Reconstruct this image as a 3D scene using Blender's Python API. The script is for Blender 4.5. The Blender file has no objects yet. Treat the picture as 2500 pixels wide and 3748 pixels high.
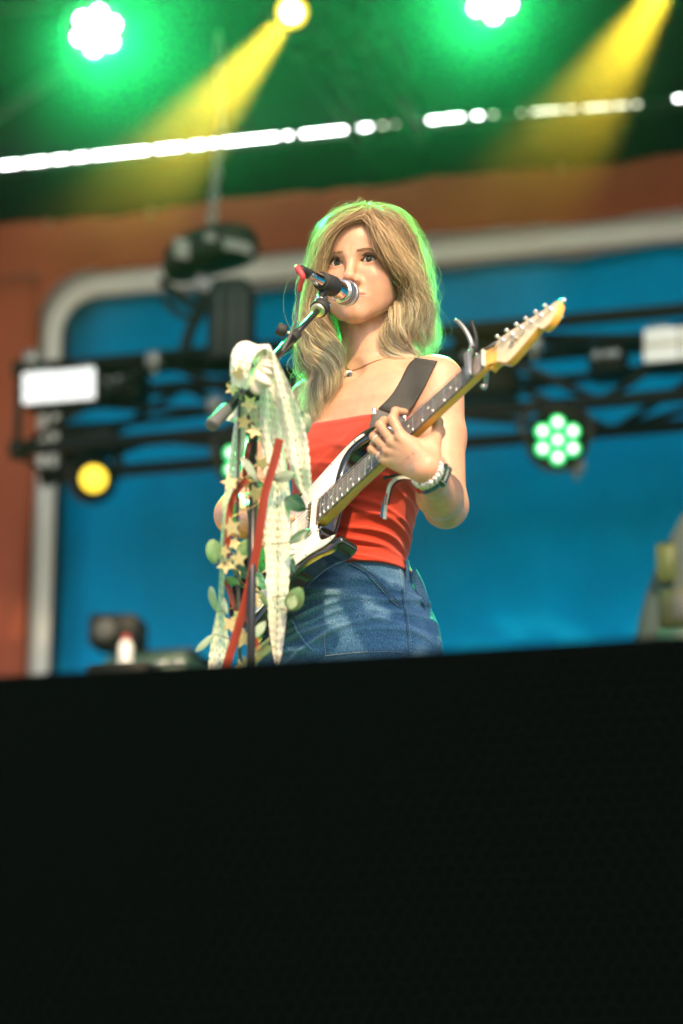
import bpy, bmesh, math, random
import numpy as np
from mathutils import Vector, Matrix

rng = np.random.default_rng(7)
random.seed(7)
SC = bpy.context.scene
COL = SC.collection
R_ = math.radians

# ------------------------------------------------------------------ camera
PITCH = R_(17.5)
CAM_Z = 1.25
FPX, CX, CY = 85 / 36 * 3748, 1250.0, 1874.0          # focal length and centre in photograph pixels
cam_data = bpy.data.cameras.new('camera')
cam = bpy.data.objects.new('camera', cam_data)
COL.objects.link(cam)
cam.location = (0, 0, CAM_Z)
cam.rotation_euler = (R_(90) + PITCH, 0, 0)
cam_data.sensor_fit = 'VERTICAL'
cam_data.sensor_height = 36.0
cam_data.sensor_width = 24.0
cam_data.lens = 85.0
cam_data.clip_end = 2000
cam_data.dof.use_dof = True
cam_data.dof.focus_distance = 4.50
cam_data.dof.aperture_fstop = 1.5
SC.camera = cam
HAZE_DENSITY = 0.022

# ------------------------------------------------------------------ sky, sun, exposure
SUN_EL, SUN_AZ = R_(40), R_(168)      # azimuth of the direction the light comes from, measured from +Y towards +X
world = bpy.data.worlds.new('World')
SC.world = world
world.use_nodes = True
wn = world.node_tree.nodes
wl = world.node_tree.links
sky = wn.new('ShaderNodeTexSky')
sky.sky_type = 'NISHITA'
sky.sun_disc = False
sky.sun_elevation = SUN_EL
sky.sun_rotation = SUN_AZ
sky.air_density = 1.0
sky.dust_density = 2.0
bg = wn['Background']
bg.inputs['Strength'].default_value = 0.13
wl.new(sky.outputs[0], bg.inputs['Color'])
sun_d = bpy.data.lights.new('sun', 'SUN')
sun_d.energy = 3.1
sun_d.angle = R_(2.0)
sun_d.color = (1.0, 0.70, 0.38)
sun = bpy.data.objects.new('sun', sun_d)
COL.objects.link(sun)
sv = Vector((math.sin(SUN_AZ) * math.cos(SUN_EL), math.cos(SUN_AZ) * math.cos(SUN_EL), math.sin(SUN_EL)))
sun.rotation_euler = sv.to_track_quat('Z', 'Y').to_euler()
sun.location = sv * 30
SC.view_settings.view_transform = 'Standard'
SC.view_settings.look = 'None'
SC.view_settings.exposure = 1.2
SC.view_settings.gamma = 1.0
SC.view_settings.use_curve_mapping = False
SC.render.engine = 'CYCLES'
SC.cycles.use_denoising = True
SC.cycles.max_bounces = 6
SC.cycles.diffuse_bounces = 3
SC.cycles.glossy_bounces = 3
SC.cycles.transparent_max_bounces = 8
SC.cycles.volume_bounces = 0
SC.cycles.sample_clamp_indirect = 4.0
SC.cycles.sample_clamp_direct = 0.0
SC.cycles.caustics_reflective = False
SC.cycles.caustics_refractive = False

# ------------------------------------------------------------------ projection helpers
_c, _s = math.cos(PITCH), math.sin(PITCH)
CB = np.array([[1, 0, 0], [0, _s, _c], [0, -_c, _s]])      # camera axes (right, down, forward) -> world
CO = np.array([0, 0, CAM_Z])
def W(px, py, Z):
    """world point seen at photograph pixel (px, py) at depth Z along the optical axis"""
    return CB @ np.array([(px - CX) / FPX * Z, (py - CY) / FPX * Z, Z]) + CO
def ray(px, py):
    d = CB @ np.array([(px - CX) / FPX, (py - CY) / FPX, 1.0])
    return d
def to_px(p):
    q = CB.T @ (np.asarray(p) - CO)
    return FPX * q[0] / q[2] + CX, FPX * q[1] / q[2] + CY, q[2]
PHI = R_(13.9)                                              # the stage is turned: its right end is nearer
SX = np.array([math.cos(PHI), -math.sin(PHI), 0])
SY = np.array([math.sin(PHI), math.cos(PHI), 0])
def S(px, py, D):
    """world point at a pixel on the upright plane that lies D metres up-stage of the camera"""
    d = ray(px, py)
    return CO + d * (D / (d @ SY))
def stage(a, b, z):
    return SX * a + SY * b + np.array([0, 0, z])
# person frame: +x her left, -y where she faces, z up from the stage floor
FLOOR = 1.51
PSI = R_(-34)
PO = np.array([0.03, 4.40, FLOOR])
PR = np.array([[math.cos(PSI), -math.sin(PSI), 0], [math.sin(PSI), math.cos(PSI), 0], [0, 0, 1]])
toP = lambda w: (np.asarray(w) - PO) @ PR
frP = lambda p: np.asarray(p) @ PR.T + PO
# guitar frame: s from the nut towards the bridge, t from bass to treble side, h out of the fretboard
_g = CB @ np.array([[-0.6161, -0.0448, -0.7867], [0.5580, 0.6801, -0.4758], [0.5564, -0.7317, -0.3940]])
_u, _, _v = np.linalg.svd(_g)
GR = _u @ _v
GT = CB @ np.array([0.24204, -0.26395, 4.15353]) + CO
G = lambda a: np.asarray(a) @ GR.T + GT
toG = lambda w: (np.asarray(w) - GT) @ GR
GP = lambda a: toP(G(a))
def rayG(px, py, h):
    o = toG(CO); d = ray(px, py) @ GR
    return o + d * ((h - o[2]) / d[2])

# ------------------------------------------------------------------ materials
MATS = {}
def lin(c):
    return tuple(((x / 12.92) if x <= 0.04045 else ((x + 0.055) / 1.055) ** 2.4) for x in c)
def hexc(h):
    return lin(tuple(int(h[i:i + 2], 16) / 255 for i in (0, 2, 4)))
def mat(name, col, rough=0.6, metal=0.0, var=0.0, vscale=20, bump=0.0, bscale=200, sss=0.0, sheen=0.0, coat=0.0,
        emit=None, estr=0.0, trans=0.0, spec=0.5, stretch=(1, 1, 1), attr=None):
    m = bpy.data.materials.new(name)
    m.use_nodes = True
    nt = m.node_tree
    b = nt.nodes['Principled BSDF']
    b.inputs['Base Color'].default_value = (*col, 1)
    b.inputs['Roughness'].default_value = rough
    b.inputs['Metallic'].default_value = metal
    b.inputs['Specular IOR Level'].default_value = spec
    if sss:
        b.inputs['Subsurface Weight'].default_value = sss
        b.inputs['Subsurface Radius'].default_value = (1.0, 0.35, 0.18)
        b.inputs['Subsurface Scale'].default_value = 0.012
    if sheen:
        b.inputs['Sheen Weight'].default_value = sheen
    if coat:
        b.inputs['Coat Weight'].default_value = coat
        b.inputs['Coat Roughness'].default_value = 0.06
    if emit:
        b.inputs['Emission Color'].default_value = (*emit, 1)
        b.inputs['Emission Strength'].default_value = estr
    tc = nt.nodes.new('ShaderNodeTexCoord')
    mp = nt.nodes.new('ShaderNodeMapping')
    mp.inputs['Scale'].default_value = stretch
    nt.links.new(tc.outputs['Object'], mp.inputs['Vector'])
    colsock = None
    if attr:
        a = nt.nodes.new('ShaderNodeAttribute'); a.attribute_name = attr
        colsock = a.outputs['Color']
        nt.links.new(colsock, b.inputs['Base Color'])
    if var:
        n = nt.nodes.new('ShaderNodeTexNoise')
        n.inputs['Scale'].default_value = vscale
        n.inputs['Detail'].default_value = 5
        n.inputs['Roughness'].default_value = 0.65
        nt.links.new(mp.outputs[0], n.inputs['Vector'])
        r = nt.nodes.new('ShaderNodeMapRange')
        r.inputs['From Min'].default_value = 0.25; r.inputs['From Max'].default_value = 0.75
        r.inputs['To Min'].default_value = 1 - var; r.inputs['To Max'].default_value = 1 + var
        nt.links.new(n.outputs['Fac'], r.inputs['Value'])
        mx = nt.nodes.new('ShaderNodeVectorMath'); mx.operation = 'SCALE'
        mx.inputs[0].default_value = col
        if colsock: nt.links.new(colsock, mx.inputs[0])
        nt.links.new(r.outputs[0], mx.inputs['Scale'])
        nt.links.new(mx.outputs[0], b.inputs['Base Color'])
    if bump:
        n2 = nt.nodes.new('ShaderNodeTexNoise')
        n2.inputs['Scale'].default_value = bscale
        n2.inputs['Detail'].default_value = 3
        nt.links.new(mp.outputs[0], n2.inputs['Vector'])
        bp = nt.nodes.new('ShaderNodeBump')
        bp.inputs['Strength'].default_value = bump
        bp.inputs['Distance'].default_value = 0.002
        nt.links.new(n2.outputs['Fac'], bp.inputs['Height'])
        nt.links.new(bp.outputs[0], b.inputs['Normal'])
    if trans:
        t = nt.nodes.new('ShaderNodeBsdfTranslucent')
        t.inputs['Color'].default_value = (*col, 1)
        mxs = nt.nodes.new('ShaderNodeMixShader')
        mxs.inputs[0].default_value = trans
        nt.links.new(b.outputs[0], mxs.inputs[1]); nt.links.new(t.outputs[0], mxs.inputs[2])
        nt.links.new(mxs.outputs[0], nt.nodes['Material Output'].inputs['Surface'])
        if var: nt.links.new(mx.outputs[0], t.inputs['Color'])
        elif colsock: nt.links.new(colsock, t.inputs['Color'])
    MATS[name] = m
    return m

# ------------------------------------------------------------------ mesh helpers
def obj(name, me, m=None, parent=None, smooth=True):
    o = bpy.data.objects.new(name, me)
    COL.objects.link(o)
    if m is not None:
        me.materials.append(MATS[m] if isinstance(m, str) else m)
    if smooth:
        me.shade_smooth()
    if parent is not None:
        o.parent = parent
    return o
def tag(o, label, cat, group=None):
    o['label'] = label; o['category'] = cat
    if group: o['group'] = group
    return o
def thing(name, label, cat, loc=(0, 0, 0), group=None):
    """an Empty at the thing's base; parts are given in world coordinates and keep their place"""
    o = bpy.data.objects.new(name, None)
    o.empty_display_size = 0.1
    COL.objects.link(o)
    o.location = tuple(loc)
    o.matrix_world = Matrix.Translation(Vector(loc))
    return tag(o, label, cat, group)
def part(name, mb, m, parent, smooth=True):
    """a part whose mesh is written in world coordinates, under a parent at any place"""
    me = mb if isinstance(mb, bpy.types.Mesh) else mb.mesh(name)
    o = obj(name, me, m, None, smooth)
    o.parent = parent
    root = parent
    while root.parent is not None: root = root.parent
    if parent is root:
        o.matrix_parent_inverse = Matrix.Translation(root.location).inverted()
    return o
def structure(name, mb, m, smooth=False, kind='structure'):
    o = obj(name, mb if isinstance(mb, bpy.types.Mesh) else mb.mesh(name), m, None, smooth)
    o['kind'] = kind
    return o
def mesh_from(v, f, name='mesh'):
    me = bpy.data.meshes.new(name)
    v = np.asarray(v, dtype=np.float32); f = np.asarray(f, dtype=np.int32)
    me.vertices.add(len(v)); me.vertices.foreach_set('co', v.ravel())
    k = f.shape[1]
    me.loops.add(f.size); me.loops.foreach_set('vertex_index', f.ravel())
    me.polygons.add(len(f))
    me.polygons.foreach_set('loop_start', np.arange(0, f.size, k, dtype=np.int32))
    me.update(calc_edges=True)
    return me
def nrm(a):
    a = np.asarray(a, float)
    return a / (np.linalg.norm(a, axis=-1, keepdims=True) + 1e-12)
def spline(pts, n):
    """Catmull-Rom through the points, n samples"""
    p = np.asarray(pts, float)
    if len(p) == 2:
        t = np.linspace(0, 1, n)[:, None]
        return p[0] * (1 - t) + p[1] * t
    p = np.vstack([2 * p[0] - p[1], p, 2 * p[-1] - p[-2]])
    u = np.linspace(0, len(p) - 3 - 1e-9, n)
    i = u.astype(int); f = (u - i)[:, None]
    a, b, c, d = p[i], p[i + 1], p[i + 2], p[i + 3]
    return 0.5 * ((2 * b) + (c - a) * f + (2 * a - 5 * b + 4 * c - d) * f * f + (3 * b - a - 3 * c + d) * f ** 3)
class MB:
    def __init__(self):
        self.v = []; self.f = []
    def add(self, v, f):
        o = len(self.v)
        self.v.extend([tuple(x) for x in v])
        self.f.extend([tuple(i + o for i in q) for q in f])
        return self
    def mesh(self, name='mesh'):
        me = bpy.data.meshes.new(name)
        me.from_pydata([tuple(map(float, x)) for x in self.v], [], self.f)
        bm = bmesh.new(); bm.from_mesh(me)
        bmesh.ops.recalc_face_normals(bm, faces=bm.faces)
        bm.to_mesh(me); bm.free()
        return me
    def box(self, c, ax, ay, az, bev=0.0):
        """box with centre c and half-axis vectors"""
        c = np.asarray(c, float); ax, ay, az = (np.asarray(q, float) for q in (ax, ay, az))
        if bev <= 0:
            v = [c + i * ax + j * ay + k * az for k in (-1, 1) for j in (-1, 1) for i in (-1, 1)]
            return self.add(v, [(0, 2, 3, 1), (4, 5, 7, 6), (0, 1, 5, 4), (2, 6, 7, 3), (0, 4, 6, 2), (1, 3, 7, 5)])
        la, lb, lc = (np.linalg.norm(q) for q in (ax, ay, az))
        fa, fb, fc = 1 - bev / la, 1 - bev / lb, 1 - bev / lc
        ring = [(-fa, -1), (fa, -1), (1, -fb), (1, fb), (fa, 1), (-fa, 1), (-1, fb), (-1, -fb)]
        ring2 = [(-fa, -fb), (fa, -fb), (fa, -fb), (fa, fb), (fa, fb), (-fa, fb), (-fa, fb), (-fa, -fb)]
        vs = []
        for k, rr in ((-1, ring2), (-fc, ring), (fc, ring), (1, ring2)):
            vs += [c + a * ax + b * ay + k * az for a, b in rr]
        fs = []
        for l in range(3):
            for i in range(8):
                j = (i + 1) % 8
                fs.append((l * 8 + i, l * 8 + j, l * 8 + 8 + j, l * 8 + 8 + i))
        fs.append((7, 5, 3, 1)); fs.append((25, 27, 29, 31))
        return self.add(vs, fs)
    def tube(self, path, r, n=8, cap=True, up=None, flat=1.0):
        p = np.asarray(path, float); m = len(p)
        r = np.broadcast_to(np.asarray(r, float), (m,))
        t = nrm(np.gradient(p, axis=0))
        u0 = np.array([0, 0, 1.0]) if up is None else np.asarray(up, float)
        if abs(t[0] @ nrm(u0)) > 0.95: u0 = np.array([1.0, 0, 0])
        vs = []; u = u0
        for i in range(m):
            u = nrm(u - t[i] * (u @ t[i])); w = np.cross(t[i], u)
            for k in range(n):
                a = 2 * math.pi * k / n
                vs.append(p[i] + r[i] * (math.cos(a) * u + flat * math.sin(a) * w))
        fs = [(i * n + k, i * n + (k + 1) % n, (i + 1) * n + (k + 1) % n, (i + 1) * n + k) for i in range(m - 1) for k in range(n)]
        if cap:
            fs.append(tuple(range(n - 1, -1, -1))); fs.append(tuple((m - 1) * n + k for k in range(n)))
        return self.add(vs, fs)
    def lathe(self, prof, c, ax, n=24):
        """profile [(r, along)] turned round axis ax through c"""
        ax = nrm(ax); u = np.array([0, 0, 1.0])
        if abs(ax @ u) > 0.9: u = np.array([1.0, 0, 0])
        u = nrm(u - ax * (u @ ax)); w = np.cross(ax, u); c = np.asarray(c, float)
        vs = []
        for r, a in prof:
            for k in range(n):
                q = 2 * math.pi * k / n
                vs.append(c + ax * a + max(r, 1e-5) * (math.cos(q) * u + math.sin(q) * w))
        m = len(prof)
        fs = [(i * n + k, i * n + (k + 1) % n, (i + 1) * n + (k + 1) % n, (i + 1) * n + k) for i in range(m - 1) for k in range(n)]
        fs.append(tuple(range(n - 1, -1, -1))); fs.append(tuple((m - 1) * n + k for k in range(n)))
        return self.add(vs, fs)
    def prism(self, pts, d, bev=0.0, nb=3):
        """closed outline (3-D points in one plane) pushed along d, edges rounded by bev"""
        p = np.asarray(pts, float); d = np.asarray(d, float); L = np.linalg.norm(d); dn = d / L
        n = len(p)
        t = nrm(np.roll(p, -1, 0) - np.roll(p, 1, 0))
        nor = np.cross(t, dn)
        area = sum(np.cross(p[i] - p[0], p[(i + 1) % n] - p[0]) @ dn for i in range(n))
        if area < 0: nor = -nor
        rings = []
        if bev > 0:
            for k in range(nb + 1):
                a = math.pi / 2 * k / nb
                rings.append(p - nor * bev * (1 - math.sin(a)) + dn * bev * (1 - math.cos(a)))
            for k in range(nb + 1):
                a = math.pi / 2 * (1 - k / nb)
                rings.append(p - nor * bev * (1 - math.sin(a)) + dn * (L - bev * (1 - math.cos(a))))
        else:
            rings = [p, p + d]
        vs = [q for r in rings for q in r]
        fs = [(i * n + k, i * n + (k + 1) % n, (i + 1) * n + (k + 1) % n, (i + 1) * n + k) for i in range(len(rings) - 1) for k in range(n)]
        fs.append(tuple(range(n - 1, -1, -1))); fs.append(tuple((len(rings) - 1) * n + k for k in range(n)))
        return self.add(vs, fs)
    def sheet(self, rows, thick=0.0):
        """grid of points (rows x cols); with thick, a closed slab"""
        g = np.asarray(rows, float); a, b = g.shape[:2]
        if thick == 0:
            return self.add(g.reshape(-1, 3), [(i * b + j, i * b + j + 1, (i + 1) * b + j + 1, (i + 1) * b + j) for i in range(a - 1) for j in range(b - 1)])
        nn = nrm(np.cross(np.gradient(g, axis=0), np.gradient(g, axis=1)))
        f0 = g + nn * thick / 2; f1 = g - nn * thick / 2
        vs = np.vstack([f0.reshape(-1, 3), f1.reshape(-1, 3)]); o = a * b
        fs = []
        for i in range(a - 1):
            for j in range(b - 1):
                q = (i * b + j, i * b + j + 1, (i + 1) * b + j + 1, (i + 1) * b + j)
                fs.append(q); fs.append(tuple(o + x for x in reversed(q)))
        for j in range(b - 1):
            fs.append((j + 1, j, o + j, o + j + 1)); e = (a - 1) * b
            fs.append((e + j, e + j + 1, o + e + j + 1, o + e + j))
        for i in range(a - 1):
            fs.append((i * b, (i + 1) * b, o + (i + 1) * b, o + i * b)); e = b - 1
            fs.append(((i + 1) * b + e, i * b + e, o + i * b + e, o + (i + 1) * b + e))
        return self.add(vs, fs)
def sphere(mb, c, r, n=12, m=8, sc=(1, 1, 1)):
    vs = []; c = np.asarray(c, float)
    for i in range(m + 1):
        a = math.pi * i / m
        rr = max(math.sin(a), 1e-4)
        for k in range(n):
            b = 2 * math.pi * k / n
            vs.append(c + r * np.array([sc[0] * rr * math.cos(b), sc[1] * rr * math.sin(b), sc[2] * math.cos(a)]))
    fs = [(i * n + k, i * n + (k + 1) % n, (i + 1) * n + (k + 1) % n, (i + 1) * n + k) for i in range(m) for k in range(n)]
    return mb.add(vs, fs)
def copy_tree(o, parent=None):
    c = o.copy(); COL.objects.link(c)
    if parent is not None: c.parent = parent
    for ch in list(o.children): copy_tree(ch, c)
    return c

# ------------------------------------------------------------------ distance-field modelling
def smin(a, b, k):
    h = np.clip(0.5 + 0.5 * (b - a) / k, 0, 1)
    return b * (1 - h) + a * h - k * h * (1 - h)
def smax(a, b, k):
    return -smin(-a, -b, k)
def ell(p, c, r):
    q = (p - np.asarray(c, np.float32)) / np.asarray(r, np.float32)
    k0 = np.sqrt((q * q).sum(-1)); k1 = np.sqrt(((q / np.asarray(r, np.float32)) ** 2).sum(-1)) + 1e-6
    return k0 * (k0 - 1) / k1
def cone(p, a, b, ra, rb):
    a = np.asarray(a, np.float32); b = np.asarray(b, np.float32)
    ab = b - a; t = np.clip(((p - a) @ ab) / (ab @ ab), 0, 1)
    d = p - a - t[..., None] * ab
    return np.sqrt((d * d).sum(-1)) - (ra + (rb - ra) * t)
def polygonize(f, lo, hi, h, keep=None, newton=2):
    lo = np.asarray(lo, float); hi = np.asarray(hi, float); K = 4
    nc = np.ceil((hi - lo) / (h * K)).astype(int)
    ax = [lo[i] + (np.arange(nc[i]) + 0.5) * h * K for i in range(3)]
    cc = np.stack(np.meshgrid(*ax, indexing='ij'), -1).reshape(-1, 3).astype(np.float32)
    dc = f(cc).reshape(nc)
    act = np.abs(dc) < h * K * 1.9
    n = nc * K
    V = np.repeat(np.repeat(np.repeat(np.sign(dc).astype(np.float32), K, 0), K, 1), K, 2)
    m = np.repeat(np.repeat(np.repeat(act, K, 0), K, 1), K, 2)
    idx = np.argwhere(m)
    pts = (lo + idx * h).astype(np.float32)
    out = np.empty(len(pts), np.float32)
    for i in range(0, len(pts), 400000):
        out[i:i + 400000] = f(pts[i:i + 400000])
    V[m] = out
    ins = V < 0
    c8 = [(i, j, k) for i in (0, 1) for j in (0, 1) for k in (0, 1)]
    sl = lambda o: tuple(slice(o[i], n[i] - 1 + o[i]) for i in range(3))
    cnt = sum(ins[sl(o)].astype(np.int8) for o in c8)
    cells = np.argwhere((cnt > 0) & (cnt < 8))
    vid = -np.ones(tuple(n - 1), np.int32)
    vid[tuple(cells.T)] = np.arange(len(cells))
    acc = np.zeros((len(cells), 3)); num = np.zeros(len(cells))
    for a in c8:
        for d in range(3):
            if a[d]: continue
            b = list(a); b[d] = 1
            va = V[tuple((cells + a).T)]; vb = V[tuple((cells + b).T)]
            x = (va < 0) != (vb < 0)
            t = np.where(x, va / np.where(va == vb, 1, va - vb), 0)
            p = np.array(a, float) + np.eye(3)[d] * t[:, None]
            acc += np.where(x[:, None], p, 0); num += x
    verts = lo + (cells + acc / num[:, None]) * h
    faces = []
    for d in range(3):
        e1, e2 = [(1, 2), (2, 0), (0, 1)][d]
        s0 = [slice(0, n[i] - 1) for i in range(3)]; s1 = list(s0)
        s1[d] = slice(1, n[d]); s0[d] = slice(0, n[d] - 1)
        e = np.argwhere(ins[tuple(s0)] != ins[tuple(s1)])
        e = e[(e[:, e1] > 0) & (e[:, e2] > 0)]
        if not len(e): continue
        q = []
        for u, w in ((0, 0), (1, 0), (1, 1), (0, 1)):
            k = e.copy(); k[:, e1] -= 1 - u; k[:, e2] -= 1 - w
            q.append(vid[tuple(k.T)])
        q = np.stack(q, 1)
        s = ins[tuple(e.T)]
        q = np.where(s[:, None], q, q[:, ::-1])
        faces.append(q[(q >= 0).all(1)])
    faces = np.vstack(faces)
    for _ in range(newton):
        P = verts.astype(np.float32); e = h * 0.4
        d0 = f(P)
        g = np.stack([f(P + np.float32(e) * np.eye(3, dtype=np.float32)[i]) - f(P - np.float32(e) * np.eye(3, dtype=np.float32)[i]) for i in range(3)], -1) / (2 * e)
        st = -d0[:, None] * g / np.maximum((g * g).sum(-1, keepdims=True), 0.3)
        l = np.linalg.norm(st, axis=1, keepdims=True)
        verts = verts + st * np.minimum(1, h * 0.7 / (l + 1e-9))
    if keep is not None:
        c = verts[faces].mean(1)
        faces = faces[keep(c)]
        used = np.unique(faces); re = -np.ones(len(verts), np.int32); re[used] = np.arange(len(used))
        verts = verts[used]; faces = re[faces]
    return verts, faces
def march(f, px, py, z0=3.6, z1=5.2):
    """first point of a person-frame distance field seen at a pixel (person frame)"""
    d = ray(px, py); z = z0
    for _ in range(120):
        p = toP(CO + d * z)
        v = float(f(p[None].astype(np.float32))[0])
        if v < 0.0004: return p
        z += max(v * 0.8, 0.0005)
        if z > z1: break
    return None
# ================================================================== the singer
# ---- materials
def skin_material():
    m = mat('skin', (0.62, 0.36, 0.25), rough=0.42, sss=0.35, bump=0.22, bscale=520, spec=0.45, attr='tint', var=0.13, vscale=38)
    return m
skin_material()
mat('eye_white', (0.72, 0.70, 0.66), rough=0.12)
mat('iris', (0.030, 0.034, 0.022), rough=0.1, var=0.3, vscale=400)
mat('pupil', (0.004, 0.004, 0.004), rough=0.05)
mat('lash', (0.012, 0.009, 0.007), rough=0.6)
mat('brow', (0.30, 0.185, 0.095), rough=0.6)
mat('knit_red', (0.50, 0.032, 0.010), rough=0.85, var=0.06, vscale=500, bump=0.30, bscale=1500, sheen=0.25)
mat('shoe', (0.03, 0.03, 0.03), rough=0.6)
mat('sole', (0.5, 0.5, 0.47), rough=0.7)

# ---- head frame
HY, HP = R_(-16), R_(10)                    # yaw in the world, nod forward
_ry = np.array([[math.cos(HY), -math.sin(HY), 0], [math.sin(HY), math.cos(HY), 0], [0, 0, 1]])
_rx = np.array([[1, 0, 0], [0, math.cos(HP), -math.sin(HP)], [0, math.sin(HP), math.cos(HP)]])
HR = PR.T @ _ry @ _rx                       # head -> person
EYE_MID = toP(W(1287, 955, 4.59))
HO = EYE_MID - HR @ np.array([0, -0.080, 0])
toH = lambda p: (p - HO.astype(np.float32)) @ HR.astype(np.float32)
frH = lambda q: np.asarray(q) @ HR.T + HO

def head_sdf(q):
    ax = np.abs(q[:, 0]); s = q.copy(); s[:, 0] = ax
    d = ell(s, (0, 0.010, 0.036), (0.0725, 0.092, 0.082))
    d = smin(d, ell(s, (0, -0.030, 0.036), (0.060, 0.0555, 0.052)), 0.03)
    d = smin(d, ell(s, (0, -0.030, -0.036), (0.0585, 0.052, 0.060)), 0.03)
    d = smin(d, cone(s, (0.047, -0.008, -0.062), (0.025, -0.054, -0.090), 0.0150, 0.0125), 0.030)
    d = smin(d, cone(s, (0.025, -0.054, -0.090), (0.006, -0.075, -0.1030), 0.0125, 0.0120), 0.022)
    d = smin(d, ell(s, (0.038, -0.046, -0.060), (0.022, 0.028, 0.027)), 0.026)
    d = smin(d, ell(s, (0, -0.076, -0.1015), (0.0180, 0.0165, 0.0150)), 0.020)
    d = smin(d, ell(s, (0, -0.066, -0.068), (0.028, 0.028, 0.026)), 0.022)
    d = smin(d, ell(s, (0.037, -0.054, -0.033), (0.0245, 0.0255, 0.026)), 0.022)
    d = smin(d, cone(s, (0.008, -0.0795, 0.016), (0.044, -0.062, 0.017), 0.0075, 0.006), 0.018)
    # eye sockets, lids
    d = smax(d, -ell(s, (0.0315, -0.0945, -0.001), (0.0185, 0.0150, 0.0115)), 0.011)
    lid = ell(s, (0.0315, -0.0665, -0.001), (0.0165, 0.0150, 0.0140))
    d = smin(d, lid, 0.006)
    e = s - np.array([0.0315, -0.0665, -0.0005], np.float32)
    u = e[:, 0] / 0.0158
    top = 0.0070 * (1 - u * u) + 0.0010 * u; bot = -0.0054 * (1 - u * u) + 0.0008 * u
    slot = np.maximum(np.maximum(e[:, 2] - top, bot - e[:, 2]), np.abs(e[:, 0]) - 0.0160)
    slot = np.maximum(slot, np.maximum(e[:, 1] + 0.004, -e[:, 1] - 0.03))
    d = smax(d, -slot, 0.0012)
    d = np.where((slot < 0.0), np.maximum(d, -slot), d)
    # upper lid fold
    fold = np.sqrt((e[:, 2] - (0.0098 - 0.0045 * u * u)) ** 2 + (e[:, 1] + 0.0135 - 0.004 * u * u) ** 2) - 0.0016
    d = smax(d, -np.where(ax < 0.048, fold, 1.0), 0.003)
    # nose
    n = cone(s, (0, -0.0835, 0.004), (0, -0.1010, -0.0325), 0.0068, 0.0086)
    n = smin(n, ell(s, (0, -0.1045, -0.0370), (0.0100, 0.0092, 0.0084)), 0.010)
    n = smin(n, ell(s, (0.0115, -0.0965, -0.0425), (0.0070, 0.0092, 0.0066)), 0.006)
    n = smin(n, cone(s, (0, -0.098, -0.044), (0, -0.0955, -0.050), 0.004, 0.003), 0.004)
    d = smin(d, n, 0.014)
    d = smax(d, -ell(s, (0.0062, -0.1000, -0.0480), (0.0030, 0.0052, 0.0042)), 0.003)
    # philtrum and lips
    d = smax(d, -cone(s, (0, -0.101, -0.052), (0, -0.100, -0.060), 0.0022, 0.0022), 0.004)
    ul = cone(s, (0.004, -0.0962, -0.0640), (0.0235, -0.0840, -0.0690), 0.0040, 0.0012)
    ll = cone(s, (0.0, -0.0945, -0.0738), (0.021, -0.0835, -0.0700), 0.0052, 0.0012)
    d = smin(d, smin(ul, ll, 0.0015), 0.0045)
    d = smax(d, -cone(s, (0, -0.1018, -0.0688), (0.025, -0.0862, -0.0695), 0.0012, 0.0010), 0.002)
    # ears
    er = ell(s, (0.0745, 0.012, -0.012), (0.0075, 0.017, 0.029))
    er = smin(er, ell(s, (0.0735, 0.006, -0.036), (0.006, 0.008, 0.009)), 0.008)
    er = smax(er, -ell(s, (0.082, 0.010, -0.008), (0.006, 0.010, 0.017)), 0.004)
    d = smin(d, er, 0.006)
    return d

# ---- torso, arms
TZ = np.array([0.74, 0.80, 0.86, 0.95, 1.03, 1.08, 1.14, 1.20, 1.26, 1.31, 1.35, 1.385, 1.41, 1.45])
TA = np.array([.132, .142, .146, .130, .108, .117, .122, .133, .143, .147, .142, .105, .070, .05])
TB = np.array([.108, .115, .120, .107, .093, .090, .092, .097, .098, .094, .084, .068, .056, .045])
TX = np.array([-.03, -.03, -.03, -.027, -.020, -.012, .004, .024, .043, .050, .053, .055, .057, .058])
TY = np.array([.01, .01, .008, .0, -.004, -.008, -.012, -.018, -.022, -.022, -.018, -.012, -.012, -.014])
def loft(p, grow=0.0):
    z = p[:, 2]
    i = lambda t: np.interp(z, TZ, t).astype(np.float32)
    a, b = i(TA) + grow, i(TB) + grow
    x = (p[:, 0] - i(TX)) / a; y = (p[:, 1] - i(TY)) / b
    e = 2.25
    r = (np.abs(x) ** e + np.abs(y) ** e) ** (1 / e)
    return (r - 1) * np.minimum(a, b) * 0.92
SH_L = np.array([0.196, -0.020, 1.345]); SH_R = np.array([-0.098, -0.008, 1.365])
WR_L = GP((0.176, 0.121, -0.022))
def solve_elbow(px, py, w, L):
    best = None
    for z in np.arange(4.2, 4.9, 0.002):
        q = toP(W(px, py, z)); e = abs(np.linalg.norm(q - w) - L)
        if z > 4.36 and (best is None or e < best[0]): best = (e, q)
    return best[1]
EL_L = solve_elbow(1632, 1852, WR_L, 0.225)
EL_R = toP(W(862, 1885, 4.66))
WR_R = GP((0.575, -0.035, 0.045))
NECK0 = np.array([0.056, -0.004, 1.345]); NECK1 = frH((0, 0.018, -0.045))
CHIN = frH((0, -0.05, -0.09))
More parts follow.
